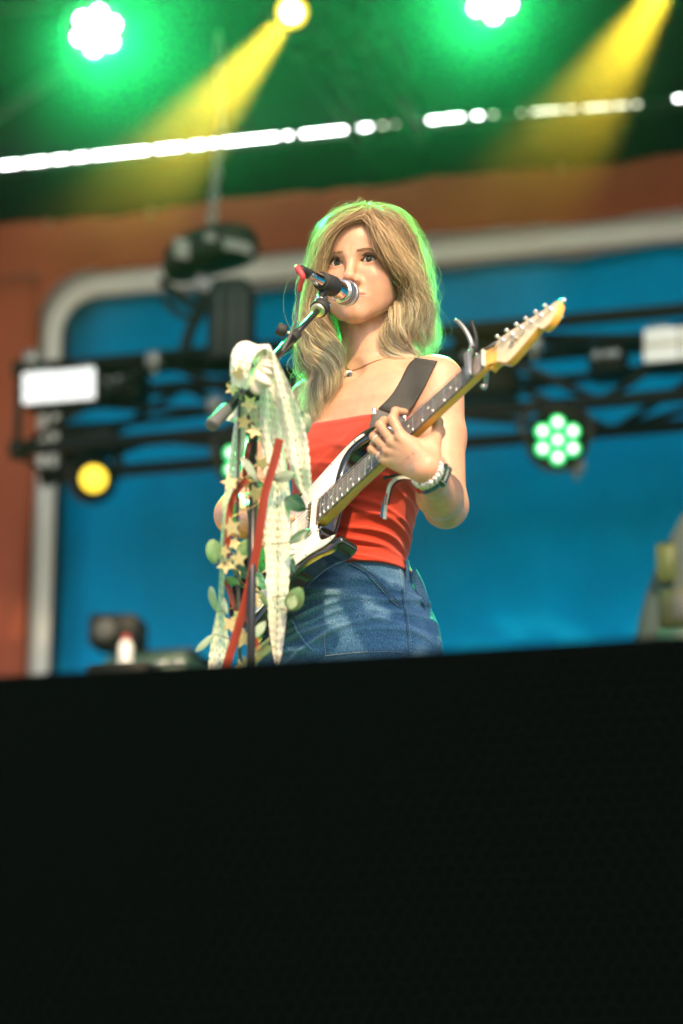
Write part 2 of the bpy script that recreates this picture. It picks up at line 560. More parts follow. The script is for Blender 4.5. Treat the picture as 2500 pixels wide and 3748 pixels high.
def torso_sdf(p):
    d = loft(p)
    d = smax(d, p[:, 2] - 1.44, 0.01)
    for sx in (-1, 1):
        b = np.array([0.046 + sx * 0.066, -0.088, 1.215])
        d = smin(d, ell(p, b, (0.058, 0.050, 0.058)), 0.030)
    # shoulder girdle: trapezius, clavicle
    for s, k in ((SH_L, 1), (SH_R, -1)):
        d = smin(d, cone(p, NECK0 + [k * 0.03, 0.022, 0.025], s + [-k * 0.02, 0.012, 0.012], 0.036, 0.036), 0.035)
        d = smin(d, cone(p, np.array([0.056 + k * 0.018, -0.062, 1.362]), s + [-k * 0.015, -0.020, 0.030], 0.0085, 0.010), 0.014)
    d = smin(d, cone(p, NECK0, NECK1, 0.056, 0.0515), 0.030)
    # throat and the neck muscles
    d = smin(d, cone(p, NECK1 + HR @ np.array([0, -0.04, -0.035]), np.array([0.056, -0.050, 1.372]), 0.020, 0.012), 0.03)
    for k in (-1, 1):
        d = smin(d, cone(p, frH((k * 0.052, 0.012, -0.05)), np.array([0.056 + k * 0.012, -0.062, 1.365]), 0.013, 0.0075), 0.016)
    # hollow of the throat
    d = smax(d, -ell(p, (0.056, -0.087, 1.378), (0.013, 0.008, 0.014)), 0.016)
    return d
def arm_sdf(p, sh, el, wr, kind):
    d = cone(p, sh, sh * 0.55 + el * 0.45, 0.050, 0.0435)
    d = smin(d, cone(p, sh * 0.55 + el * 0.45, el, 0.0435, 0.037), 0.02)
    m = el * 0.68 + wr * 0.32
    d = smin(d, cone(p, el, m, 0.035, 0.0385), 0.025)
    d = smin(d, cone(p, m, el * 0.25 + wr * 0.75, 0.0385, 0.0270), 0.02)
    d = smin(d, cone(p, el * 0.25 + wr * 0.75, wr, 0.0270, 0.0225), 0.015)
    return d
# ---- left hand on the neck, in the guitar frame
HAND = {
    'mcp': [(0.193, 0.052, 0.020), (0.213, 0.050, 0.022), (0.230, 0.055, 0.018), (0.245, 0.061, 0.010)],
    'pip': [(0.196, 0.016, 0.040), (0.227, 0.008, 0.043), (0.250, 0.014, 0.038), (0.266, 0.028, 0.030)],
    'dip': [(0.196, -0.010, 0.034), (0.229, -0.014, 0.033), (0.250, -0.008, 0.028), (0.270, 0.006, 0.024)],
    'tip': [(0.194, -0.020, 0.015), (0.227, -0.016, 0.014), (0.246, -0.008, 0.012), (0.268, -0.004, 0.012)],
}
FR = [(0.0092, 0.0084, 0.0074, 0.0062), (0.0094, 0.0086, 0.0076, 0.0064), (0.0090, 0.0082, 0.0072, 0.0060), (0.0080, 0.0071, 0.0062, 0.0053)]
W_G = np.array([0.176, 0.121, -0.022])
def hand_sdf_g(g):
    d = None
    wr = W_G
    knuck = np.array(HAND['mcp'])
    # palm: one tapering bone per finger from the wrist, blended
    for k in range(4):
        w = wr + np.array([(-0.010, -0.003, 0.005, 0.012)[k], (-0.008, -0.004, 0.0, 0.004)[k], (0.004, 0.003, 0.0, -0.004)[k]])
        c = cone(g, w, knuck[k] - [0, 0, 0.003], 0.0138, 0.0106)
        d = c if d is None else smin(d, c, 0.014)
    # heel of the thumb
    d = smin(d, cone(g, wr + [-0.008, -0.018, -0.008], (0.168, 0.052, -0.030), 0.0155, 0.0130), 0.014)
    th = [(0.168, 0.052, -0.030), (0.166, 0.018, -0.040), (0.168, -0.010, -0.038), (0.168, -0.026, -0.030)]
    for a, b, ra, rb in zip(th[:-1], th[1:], (0.0135, 0.0112, 0.0100), (0.0112, 0.0100, 0.0085)):
        d = smin(d, cone(g, a, b, ra, rb), 0.006)
    # web between thumb and first finger
    d = smin(d, cone(g, (0.172, 0.062, -0.018), (0.190, 0.060, 0.006), 0.010, 0.009), 0.014)
    for k in range(4):
        c = [HAND[n][k] for n in ('mcp', 'pip', 'dip', 'tip')]; r = FR[k]
        fd = cone(g, c[0], c[1], r[0], r[1])
        fd = smin(fd, ell(g, c[0] + np.array([0, 0, 0.003]), (r[0] * 1.05,) * 3), 0.006)
        fd = smin(fd, cone(g, c[1], c[2], r[1], r[2]), 0.004)
        fd = smin(fd, cone(g, c[2], c[3], r[2], r[3]), 0.003)
        d = smin(d, fd, 0.0045)
    # tendons and knuckle dips on the back of the hand
    for k in range(4):
        d = smin(d, cone(g, wr + [0.004 * k - 0.004, -0.02, 0.012], knuck[k] + [0, 0.004, 0.005], 0.006, 0.0062), 0.008)
    return d
def hand_sdf_p(p):
    g = (frP(p).astype(np.float32) - GT.astype(np.float32)) @ GR.astype(np.float32)
    return hand_sdf_g(g)
# right hand strumming, in the guitar frame (hidden behind the lace but for fingertips)
RH_T = [(0.515, 0.012, 0.030), (0.520, 0.028, 0.036), (0.535, 0.040, 0.036), (0.552, 0.048, 0.032)]
def rhand_sdf_p(p):
    g = (frP(p).astype(np.float32) - GT.astype(np.float32)) @ GR.astype(np.float32)
    wr = np.array([0.575, -0.035, 0.045])
    d = None
    for k in range(4):
        kn = np.array([0.545 + 0.014 * k, 0.005 + 0.011 * k, 0.060 - 0.004 * k])
        c = cone(g, wr + [0.006 * k - 0.01, 0, 0], kn, 0.018, 0.0105)
        d = c if d is None else smin(d, c, 0.012)
        mid = (kn + np.array(RH_T[k])) / 2 + [-0.014, 0.008, 0.010]
        d = smin(d, cone(g, kn, mid, 0.0098, 0.0085), 0.004)
        d = smin(d, cone(g, mid, RH_T[k], 0.0085, 0.0065), 0.003)
    d = smin(d, cone(g, wr + [-0.015, 0.008, 0], (0.530, -0.008, 0.036), 0.014, 0.010), 0.012)
    d = smin(d, cone(g, (0.530, -0.008, 0.036), (0.507, 0.008, 0.026), 0.010, 0.0075), 0.004)
    return d
def body_sdf(p):
    d = torso_sdf(p)
    d = smin(d, arm_sdf(p, SH_L, EL_L, WR_L, 0), 0.022)
    d = smin(d, arm_sdf(p, SH_R, EL_R, WR_R, 1), 0.022)
    d = smin(d, hand_sdf_p(p), 0.010)
    d = smin(d, rhand_sdf_p(p), 0.014)
    return smin(d, head_sdf(toH(p)), 0.014)
def upper_sdf(p):
    return smin(torso_sdf(p), head_sdf(toH(p)), 0.014)
def torso_arms_sdf(p):
    d = torso_sdf(p)
    d = smin(d, arm_sdf(p, SH_L, EL_L, WR_L, 0), 0.022)
    return smin(d, arm_sdf(p, SH_R, EL_R, WR_R, 1), 0.022)

SPLIT = 1.412
hc = HO
V1, F1 = polygonize(lambda p: upper_sdf(p), hc - [0.115, 0.15, 0.215], hc + [0.115, 0.13, 0.14], 0.0019,
                    keep=lambda c: c[:, 2] > SPLIT)
hand_c = GP((0.205, 0.06, 0.0))
def lefthand_region(c):
    g = (frP(c) - GT) @ GR
    return (g[:, 1] < 0.100) & (g[:, 1] > -0.06) & (np.abs(g[:, 0] - 0.215) < 0.075) & (g[:, 2] > -0.065) & (g[:, 2] < 0.07)
V2, F2 = polygonize(lambda p: smin(hand_sdf_p(p), arm_sdf(p, SH_L, EL_L, WR_L, 0), 0.010), hand_c - 0.145, hand_c + 0.145, 0.0018,
                    keep=lefthand_region)
def rest_region(c):
    return (c[:, 2] <= SPLIT + 0.003) & ~(lefthand_region(c))
V3, F3 = polygonize(lambda p: smin(torso_arms_sdf(p), smin(hand_sdf_p(p), rhand_sdf_p(p), 0.01), 0.010) if True else None,
                    (-0.36, -0.44, 0.92), (0.50, 0.16, 1.47), 0.0042, keep=rest_region)
BV = np.vstack([V1, V2, V3]); BF = np.vstack([F1, F2 + len(V1), F3 + len(V1) + len(V2)])
singer = thing('person', 'young woman with wavy blonde hair, red strapless top and blue jeans, singing with guitar', 'person', PO)
body_me = mesh_from(frP(BV), BF, 'body')
# skin tint: lips, flushed cheeks and knuckles, paler elsewhere
q = toH(BV.astype(np.float32))
tint = np.tile(np.array([0.57, 0.310, 0.200]), (len(BV), 1))
def blend(col, w):
    global tint
    w = np.clip(w, 0, 1)[:, None]
    tint = tint * (1 - w) + np.array(col) * w
gs = lambda c, r: np.exp(-((((q - np.array(c, np.float32)) / np.array(r, np.float32)) ** 2).sum(1)))
for k in (-1, 1):
    blend((0.52, 0.19, 0.125), 0.55 * gs((k * 0.042, -0.066, -0.036), (0.02, 0.03, 0.018)))
    blend((0.34, 0.15, 0.10), 0.6 * gs((k * 0.034, -0.08, 0.004), (0.018, 0.02, 0.009)))
blend((0.50, 0.19, 0.12), 0.45 * gs((0, -0.108, -0.040), (0.012, 0.012, 0.010)))
lu = (q[:, 2] + 0.0688) + 0.06 * np.abs(q[:, 0])
lip = (np.abs(q[:, 0]) < 0.024) & (q[:, 1] < -0.080) & (q[:, 2] < -0.0605 - 0.18 * np.abs(q[:, 0])) & (q[:, 2] > -0.0795 + 0.30 * np.abs(q[:, 0]))
blend((0.50, 0.155, 0.115), lip * 0.8)
g_ = (frP(BV) - GT) @ GR
for k in range(4):
    for n in ('mcp', 'pip'):
        w = np.exp(-(((g_ - np.array(HAND[n][k])) / 0.010) ** 2).sum(1))
        blend((0.50, 0.20, 0.13), 0.4 * w)
hair_edge = 0.070 - 0.0 * q[:, 0] - 1.05 * np.clip(np.abs(q[:, 0]) - 0.028, 0, 1) - 0.0
scalp = (q[:, 2] - hair_edge) / 0.010 + (q[:, 1] + 0.058) / 0.02 * (np.abs(q[:, 0]) > 0.05)
blend((0.10, 0.062, 0.034), np.where((q[:, 2] > -0.09) & (q[:, 2] < 0.2), np.where(q[:, 1] > 0.0, np.where(np.abs(q[:, 0]) < 0.066, 1.0, 0.0) * (q[:, 2] > -0.06), np.clip(scalp, 0, 1) * (q[:, 2] > 0.0)), 0))
ca = body_me.color_attributes.new('tint', 'FLOAT_COLOR', 'POINT')
ca.data.foreach_set('color', np.hstack([tint, np.ones((len(tint), 1))]).astype(np.float32).ravel())
body = part('body', body_me, 'skin', singer)

# ---- eyes
def hpt(a): return frP(frH(np.asarray(a, float)))
for k in (-1, 1):
    c = np.array([k * 0.0315, -0.0665, -0.0005])
    mb = MB(); sphere(mb, (0, 0, 0), 0.0123, 20, 14)
    mb.v = [tuple(hpt(c + np.array(v))) for v in mb.v]
    eye = part('eye', mb, 'eye_white', singer)
    look = nrm(np.array([0.16, -1.0, 0.10]))
    for nm, r, off, mt in (('iris', 0.0062, 0.0109, 'iris'), ('pupil', 0.0032, 0.0120, 'pupil')):
        mb = MB(); mb.lathe([(r, 0), (r * 0.8, 0.0010), (r * 0.3, 0.0017), (0, 0.0018)], c + look * off, look, 20)
        mb.v = [tuple(hpt(v)) for v in mb.v]
        part(nm, mb, mt, eye)
# lashes: a dark line on each upper lid with hairs
def front_y(f, x, z):
    ys = np.linspace(-0.13, -0.05, 200).astype(np.float32)
    v = f(np.stack([np.full_like(ys, x), ys, np.full_like(ys, z)], 1))
    i = np.argmax(v < 0)
    return ys[i]
for k in (-1, 1):
    mb = MB(); line = []
    for u in np.linspace(-1, 1, 15):
        z = 0.0070 * (1 - u * u) + 0.0010 * u
        y = -0.0665 - math.sqrt(max(0.0142 ** 2 - (u * 0.0148) ** 2 * 0.75 - z * z, 1e-6)) - 0.0004
        line.append((k * (0.0315 + u * 0.0160), y, z))
    lp = np.array([hpt(p) for p in line])
    mb.tube(lp, np.array([0.0005] + [0.0011] * 9 + [0.0015] * 5), 5)
    for u in np.linspace(-0.8, 1.0, 26):
        i = (u + 1) / 2 * 14; a = np.array(line[int(min(i, 13))]) * (1 - i % 1) + np.array(line[int(min(i, 13)) + 1]) * (i % 1)
        L = 0.0068 + 0.002 * u
        b = a + np.array([k * (0.0025 * u + 0.0004), -0.55 * L, 0.45 * L]); c2 = a + np.array([k * (0.0045 * u + 0.0006), -0.75 * L, 1.1 * L])
        mb.tube([hpt(a), hpt(b), hpt(c2)], [0.0005, 0.0004, 0.00015], 3)
    low = [(k * (0.0315 + u * 0.0150), -0.0665 - math.sqrt(max(0.0140 ** 2 - (u * 0.0148) ** 2 * 0.75, 1e-6)) - 0.0002, -0.0054 * (1 - u * u) + 0.0008 * u) for u in np.linspace(-0.6, 1, 10)]
    mb.tube([hpt(p) for p in low], 0.00035, 4)
    part('eyelashes', mb, 'lash', singer)
    mb = MB()
    for i in range(75):
        t = rng.random(); w = rng.normal() * 0.0015 * (1.15 - 0.7 * t)
        x = 0.0125 + 0.036 * t; z = 0.0150 + 0.0042 * math.sin(min(t, 0.60) / 0.60 * 1.57) - 0.0045 * max(0, t - 0.60) / 0.4 + w
        y = front_y(head_sdf, x, z)
        L = 0.0065; dx, dz = (0.7 + 0.3 * t), (0.55 - 0.9 * t)
        z2 = z + dz * L * 0.8; x2 = x + dx * L; y2 = front_y(head_sdf, x2, z2) - 0.0006
        mb.tube([hpt((k * x, y - 0.0002, z)), hpt((k * (x + x2) / 2, (y + y2) / 2 - 0.0010, (z + z2) / 2)), hpt((k * x2, y2, z2))], [0.0003, 0.0004, 0.00012], 3)
    part('eyebrow', mb, 'brow', singer)

# ---- strapless top
def fold_field(p, folds):
    """raised creases: (angle0, z0, slope, angular reach, width, height)"""
    cx = np.interp(p[:, 2], TZ, TX); cy = np.interp(p[:, 2], TZ, TY)
    th = np.arctan2(p[:, 0] - cx, -(p[:, 1] - cy))
    o = np.zeros(len(p), np.float32)
    for a0, z0, sl, reach, w, hgt in folds:
        da = th - a0
        zl = z0 + sl * da + 0.006 * np.sin(3.1 * da + z0 * 90)
        o += hgt * np.exp(-((p[:, 2] - zl) / w) ** 2) * np.exp(-(da / reach) ** 2)
    return o
TOPF = []
r2 = np.random.default_rng(3)
for i in range(13):
    z = 1.010 + 0.0150 * i + r2.normal() * 0.0035
    TOPF.append((0.95 + r2.normal() * 0.25, z, -0.030 + 0.008 * r2.normal(), 0.55 + 0.25 * r2.random(), 0.0045 + 0.0012 * r2.random(), 0.0078 * (1.05 - 0.055 * i)))
for i in range(7):
    TOPF.append((0.35 + r2.normal() * 0.3, 1.015 + 0.016 * i, 0.010 + 0.012 * r2.normal(), 0.5, 0.0050, 0.0022))
for i in range(7):
    TOPF.append((0.15 + 0.5 * r2.normal(), 1.10 + 0.018 * i, 0.06 * r2.normal(), 0.6, 0.008, 0.0016))
def top_edge(p): return 1.268 - 0.07 * (p[:, 0] - 0.05)
def top_sdf(p):
    d = torso_sdf(p)
    # cloth bridges the hollow between the breasts
    d = smin(d, ell(p, (0.046, -0.085, 1.213), (0.105, 0.046, 0.050)), 0.045)
    hem = 0.0012 * np.exp(-((p[:, 2] - top_edge(p) + 0.008) / 0.005) ** 2)
    d = d - 0.0045 - 0.005 * np.clip((1.03 - p[:, 2]) / 0.03, 0, 1) - fold_field(p, TOPF) - hem
    d = smax(d, p[:, 2] - top_edge(p), 0.003)
    return smax(d, 0.998 - p[:, 2], 0.003)
v, f = polygonize(top_sdf, (-0.18, -0.21, 0.98), (0.26, 0.13, 1.30), 0.0026)
part('strapless_top', mesh_from(frP(v), f), 'knit_red', singer)

# ---- jeans
def denim_material():
    m = mat('denim', (0.07, 0.16, 0.33), rough=0.92, spec=0.2)
    nt = m.node_tree; b = nt.nodes['Principled BSDF']
    tc = nt.nodes.new('ShaderNodeTexCoord')
    n1 = nt.nodes.new('ShaderNodeTexNoise'); n1.inputs['Scale'].default_value = 7; n1.inputs['Detail'].default_value = 6
    mp = nt.nodes.new('ShaderNodeMapping'); mp.inputs['Scale'].default_value = (900, 900, 260)
    n2 = nt.nodes.new('ShaderNodeTexNoise'); n2.inputs['Scale'].default_value = 1; n2.inputs['Detail'].default_value = 2
    nt.links.new(tc.outputs['Object'], n1.inputs['Vector']); nt.links.new(tc.outputs['Object'], mp.inputs['Vector']); nt.links.new(mp.outputs[0], n2.inputs['Vector'])
    at = nt.nodes.new('ShaderNodeAttribute'); at.attribute_name = 'wear'
    s1 = nt.nodes.new('ShaderNodeMath'); s1.operation = 'MULTIPLY_ADD'; s1.inputs[1].default_value = 0.9; s1.inputs[2].default_value = -0.45
    nt.links.new(n1.outputs['Fac'], s1.inputs[0])
    s2 = nt.nodes.new('ShaderNodeMath'); s2.operation = 'MULTIPLY_ADD'; s2.inputs[1].default_value = 1.1
    nt.links.new(n2.outputs['Fac'], s2.inputs[0]); nt.links.new(s1.outputs[0], s2.inputs[2])
    s3 = nt.nodes.new('ShaderNodeMath'); s3.operation = 'ADD'
    nt.links.new(s2.outputs[0], s3.inputs[0]); nt.links.new(at.outputs['Fac'], s3.inputs[1])
    cr = nt.nodes.new('ShaderNodeValToRGB')
    cr.color_ramp.elements[0].position = 0.25; cr.color_ramp.elements[0].color = (0.013, 0.046, 0.118, 1)
    cr.color_ramp.elements[1].position = 1.05; cr.color_ramp.elements[1].color = (0.26, 0.40, 0.56, 1)
    e = cr.color_ramp.elements.new(0.6); e.color = (0.055, 0.145, 0.280, 1)
    nt.links.new(s3.outputs[0], cr.inputs[0]); nt.links.new(cr.outputs[0], b.inputs['Base Color'])
    bp = nt.nodes.new('ShaderNodeBump'); bp.inputs['Strength'].default_value = 0.35; bp.inputs['Distance'].default_value = 0.001
    nt.links.new(n2.outputs['Fac'], bp.inputs['Height']); nt.links.new(bp.outputs[0], b.inputs['Normal'])
denim_material()
mat('denim_thread', (0.30, 0.36, 0.40), rough=0.8)
JF = []
for i in range(9):
    JF.append((0.15 + 0.1 * r2.normal(), 0.850 + 0.020 * i, 0.050 - 0.012 * i, 0.75, 0.0062, 0.0080 - 0.0004 * i))
for i in range(8):
    JF.append((1.35 + 0.2 * r2.normal(), 0.86 + 0.022 * i, -0.02 + 0.02 * r2.normal(), 0.55, 0.0060, 0.0052))
for i in range(5):
    JF.append((-0.6 + 0.2 * r2.normal(), 0.84 + 0.03 * i, -0.03, 0.5, 0.0070, 0.0050))
HIP_L, HIP_R = np.array([0.048, 0.0, 0.83]), np.array([-0.108, 0.0, 0.83])
KN_L, KN_R = np.array([0.065, -0.03, 0.47]), np.array([-0.12, -0.05, 0.47])
AN_L, AN_R = np.array([0.075, 0.03, 0.06]), np.array([-0.15, 0.0, 0.06])
def jeans_sdf(p):
    d = smax(loft(p), 0.77 - p[:, 2], 0.03)
    for h, k, a in ((HIP_L, KN_L, AN_L), (HIP_R, KN_R, AN_R)):
        d = smin(d, cone(p, h, k, 0.090, 0.066), 0.03)
        d = smin(d, cone(p, k, a, 0.068, 0.062), 0.03)
    d = smin(d, ell(p, (0.045, 0.062, 0.87), (0.078, 0.062, 0.09)), 0.04)
    d = smin(d, ell(p, (-0.105, 0.062, 0.87), (0.078, 0.062, 0.09)), 0.04)
    up_ = np.clip((p[:, 2] - 0.955) / 0.03, 0, 1)
    d = d - (0.009 - 0.005 * up_) - fold_field(p, JF) * (1 - up_)
    return smax(smax(d, p[:, 2] - 1.016, 0.003), 0.03 - p[:, 2], 0.003)
v, f = polygonize(jeans_sdf, (-0.26, -0.20, 0.76), (0.26, 0.21, 1.08), 0.0030, keep=lambda c: c[:, 2] > 0.78)
v2, f2 = polygonize(jeans_sdf, (-0.28, -0.20, 0.0), (0.26, 0.21, 0.82), 0.009, keep=lambda c: c[:, 2] <= 0.785)
jv = np.vstack([v, v2])
jm = mesh_from(frP(jv), np.vstack([f, f2 + len(v)]))
# faded ridges and thighs
wear = np.clip(fold_field(jv, JF) / 0.006, 0, 1.2) * 0.15
th_ = np.arctan2(jv[:, 0], -jv[:, 1])
wear += 0.10 * np.exp(-((th_ - 0.75) / 0.55) ** 2) * np.exp(-((jv[:, 2] - 0.86) / 0.12) ** 2)
wear += 0.12 * np.exp(-((th_ - 1.7) / 0.5) ** 2) * np.exp(-((jv[:, 2] - 0.9) / 0.14) ** 2) - 0.12
wa = jm.attributes.new('wear', 'FLOAT', 'POINT'); wa.data.foreach_set('value', wear.astype(np.float32))
jeans = part('jeans', jm, 'denim', singer)
def on_surface(f, path, off, n=None):
    o = []
    for a, b in (spline(path, n) if n else path):
        q = march(f, a, b)
        if q is not None:
            dd = ray(a, b) @ PR
            o.append(q - dd * off)
    return np.array(o)
def seam(name, path, n, w, thick, m, dash=False, off=0.001):
    pts = on_surface(jeans_sdf, path, off, n)
    mb = MB()
    if dash:
        for i in range(0, len(pts) - 1, 2):
            mb.tube(frP(pts[i:i + 2]), w, 4)
    else:
        mb.tube(frP(pts), w, 6)
    return part(name, mb, m, jeans)
SIDE = [(1448, 2030), (1462, 2080), (1470, 2130), (1474, 2170), (1478, 2210), (1486, 2250), (1492, 2300), (1498, 2360), (1498, 2420), (1496, 2450)]
seam('side_seam', SIDE, 60, 0.0026, 1, 'denim')
seam('stitching', [(a + 7, b) for a, b in SIDE], 90, 0.0007, 1, 'denim_thread', True, 0.0016)
PK = [(1285, 2052), (1330, 2075), (1375, 2115), (1420, 2165), (1455, 2200), (1478, 2218)]
for dx, dy, w, mt, ds in ((0, 0, 0.0020, 'denim', False), (-9, 11, 0.0020, 'denim', False), (-3, 3, 0.0007, 'denim_thread', True), (-9, 9, 0.0007, 'denim_thread', True)):
    seam('pocket_edge' if not ds else 'stitching', [(a + dx, b + dy) for a, b in PK], 80 if ds else 40, w, 1, mt, ds, 0.001 if not ds else 0.0030)
seam('stitching', [(1192, 2400), (1260, 2392), (1340, 2386), (1420, 2385), (1490, 2388)], 110, 0.0008, 1, 'denim_thread', True, 0.002)
seam('stitching', [(1190, 2310), (1188, 2350), (1192, 2400)], 30, 0.0008, 1, 'denim_thread', True, 0.002)
seam('stitching', [(1072, 2270), (1085, 2300), (1110, 2340), (1140, 2375)], 40, 0.0008, 1, 'denim_thread', True, 0.002)
seam('fly_seam', [(1068, 2272), (1083, 2302), (1108, 2343), (1138, 2378)], 20, 0.0030, 1, 'denim', False)
# hip pocket flap standing off the hip on her left
flap = [(1497, 2095), (1522, 2083), (1546, 2130), (1566, 2190), (1564, 2222), (1542, 2204), (1520, 2160), (1504, 2115)]
pts = []
for a, b in flap:
    q = march(jeans_sdf, min(a, 1545), b)
    q = toP(CO + ray(a, b) * (CB.T @ (frP(q) - CO))[2]) if q is not None else toP(W(a, b, 4.55))
    pts.append(frP(q - (ray(a, b) @ PR) * 0.004))
mb = MB(); mb.prism(np.array(pts), np.array([0.003, 0.010, 0.002]), 0.002, 2)
part('pocket_flap', mb, 'denim', jeans)
# waistband with belt loop
mb = MB(); ring = []
for a in np.linspace(-math.pi, math.pi, 97):
    u = np.array([math.sin(a), -math.cos(a)])
    lo_, hi_ = 0.05, 0.22
    for _ in range(24):
        md = (lo_ + hi_) / 2
        p = np.array([[-0.02 + u[0] * md, -0.004 + u[1] * md, 0.998]], np.float32)
        if jeans_sdf(p)[0] < 0: lo_ = md
        else: hi_ = md
    ring.append((u, lo_))
rows = [[frP((-0.02 + u[0] * (r + o), -0.004 + u[1] * (r + o), z)) for u, r in ring] for z, o in ((0.976, -0.001), (0.977, 0.0012), (1.011, 0.0006), (1.013, -0.001), (1.013, -0.006))]
mb.sheet(rows)
wb = part('waistband', mb, 'denim', jeans)
for a in (1.75, 2.7, -1.2):
    u, r = ring[int((a + math.pi) / (2 * math.pi) * 96)]
    side = np.array([-u[1], u[0]]); c = np.array([-0.02 + u[0] * (r + 0.006), -0.004 + u[1] * (r + 0.006), 0.993])
    mb = MB(); mb.box(frP(c), PR @ np.array([side[0], side[1], 0]) * 0.006, PR @ np.array([u[0], u[1], 0]) * 0.0018, np.array([0, 0, 0.025]), 0.001)
    part('belt_loop', mb, 'denim', wb)
# shoes
for an in (AN_L, AN_R):
    def shoe(p, an=an):
        d = cone(p, an + [0, 0.02, -0.01], an + [0.01, -0.15, -0.025], 0.042, 0.033)
        return smax(smax(d, 0.022 - p[:, 2], 0.004), p[:, 2] - 0.075, 0.01)
    v, f = polygonize(shoe, an + [-0.08, -0.22, -0.07], an + [0.08, 0.10, 0.05], 0.006)
    sh = part('shoe', mesh_from(frP(v), f), 'shoe', singer)
    mb = MB(); ol = [an[:2] + np.array([0.046 * math.sin(a) * (1 - 0.12 * math.cos(a)), -0.068 - 0.122 * math.cos(a)]) for a in np.linspace(0, 2 * math.pi, 25)[:-1]]
    mb.prism([frP((x, y, 0.001)) for x, y in ol], (0, 0, 0.024), 0.004, 2)
    part('sole', mb, 'sole', sh)
# ================================================================== her hair: ribbons grown along guides
mat('hair', (0.4, 0.3, 0.2), rough=0.40, attr='strand', trans=0.40, spec=0.35)
HZ = 4.655
def gl(lst): return np.array([toP(W(a, b, HZ + c)) for a, b, c in lst])
RIGHT = [
    [(1340, 792, -.060), (1362, 825, -.078), (1382, 878, -.088), (1408, 932, -.086), (1440, 976, -.074), (1470, 1012, -.052), (1482, 1050, -.035), (1488, 1110, -.025), (1448, 1155, -.055), (1412, 1205, -.068), (1416, 1275, -.066), (1462, 1335, -.06)],
    [(1340, 792, -.055), (1378, 832, -.068), (1418, 900, -.072), (1462, 970, -.055), (1500, 1040, -.030), (1512, 1110, -.020), (1490, 1170, -.035), (1462, 1230, -.045), (1470, 1295, -.045), (1515, 1340, -.04)],
    [(1343, 782, -.040), (1406, 815, -.045), (1447, 890, -.045), (1482, 985, -.025), (1510, 1080, -.010), (1512, 1160, -.010), (1484, 1225, -.02), (1477, 1285, -.02), (1510, 1345, -.02)],
    [(1348, 774, -.010), (1430, 797, -.010), (1483, 875, -.005), (1512, 985, .005), (1537, 1090, .012), (1540, 1180, .012), (1524, 1255, .005), (1547, 1335, .0)],
    [(1352, 768, .020), (1442, 786, .030), (1505, 862, .035), (1526, 972, .045), (1550, 1085, .048), (1556, 1185, .045), (1566, 1270, .035), (1554, 1335, .03)],
    [(1355, 766, .050), (1430, 782, .085), (1495, 862, .110), (1535, 975, .125), (1560, 1095, .120), (1568, 1210, .105), (1580, 1320, .09)],
    [(1350, 768, .070), (1380, 800, .130), (1410, 890, .170), (1430, 1000, .175), (1445, 1110, .160), (1450, 1220, .140), (1455, 1330, .12)],
]
LEFT = [
    [(1330, 788, -.060), (1282, 802, -.072), (1232, 838, -.068), (1200, 888, -.058), (1186, 950, -.050), (1182, 1010, -.040), (1184, 1080, -.030), (1184, 1150, -.030), (1196, 1230, -.042), (1222, 1310, -.060), (1228, 1375, -.075), (1196, 1435, -.085), (1165, 1500, -.085)],
    [(1328, 788, -.052), (1268, 808, -.058), (1212, 858, -.050), (1182, 930, -.038), (1168, 1010, -.028), (1152, 1100, -.020), (1146, 1190, -.025), (1170, 1290, -.050), (1196, 1370, -.070), (1160, 1440, -.080), (1140, 1525, -.080)],
    [(1326, 778, -.025), (1245, 800, -.028), (1195, 858, -.018), (1171, 945, -.008), (1154, 1035, -.002), (1142, 1130, -.002), (1140, 1225, -.012), (1150, 1320, -.035), (1170, 1400, -.055), (1134, 1465, -.060), (1140, 1540, -.06)],
    [(1326, 770, .010), (1238, 790, .012), (1180, 852, .020), (1155, 945, .030), (1136, 1045, .030), (1126, 1145, .025), (1112, 1240, .012), (1100, 1325, -.005), (1120, 1400, -.02), (1100, 1455, -.025)],
    [(1332, 767, .045), (1250, 782, .065), (1193, 852, .085), (1172, 950, .095), (1160, 1060, .092), (1154, 1170, .075), (1134, 1275, .055), (1114, 1370, .03)],
    [(1340, 767, .070), (1300, 795, .125), (1262, 880, .165), (1240, 1000, .172), (1225, 1110, .155), (1215, 1220, .130), (1205, 1330, .10)],
]
NP = 40
def resample(c, n):
    c = spline(c, 160); L = np.concatenate([[0], np.cumsum(np.linalg.norm(np.diff(c, axis=0), axis=1))])
    u = np.linspace(0, L[-1], n)
    return np.stack([np.interp(u, L, c[:, i]) for i in range(3)], 1)
GUIDES = {1: np.array([resample(gl(g), NP) for g in RIGHT]), -1: np.array([resample(gl(g), NP) for g in LEFT])}
hr = np.random.default_rng(11)
T = np.linspace(0, 1, NP)[None, :, None]
def guide_at(side, v):
    g = GUIDES[side]; v = np.clip(v, 0, len(g) - 1.001); i = v.astype(int); f = (v - i)[:, None, None]
    return g[i] * (1 - f) + g[i + 1] * f
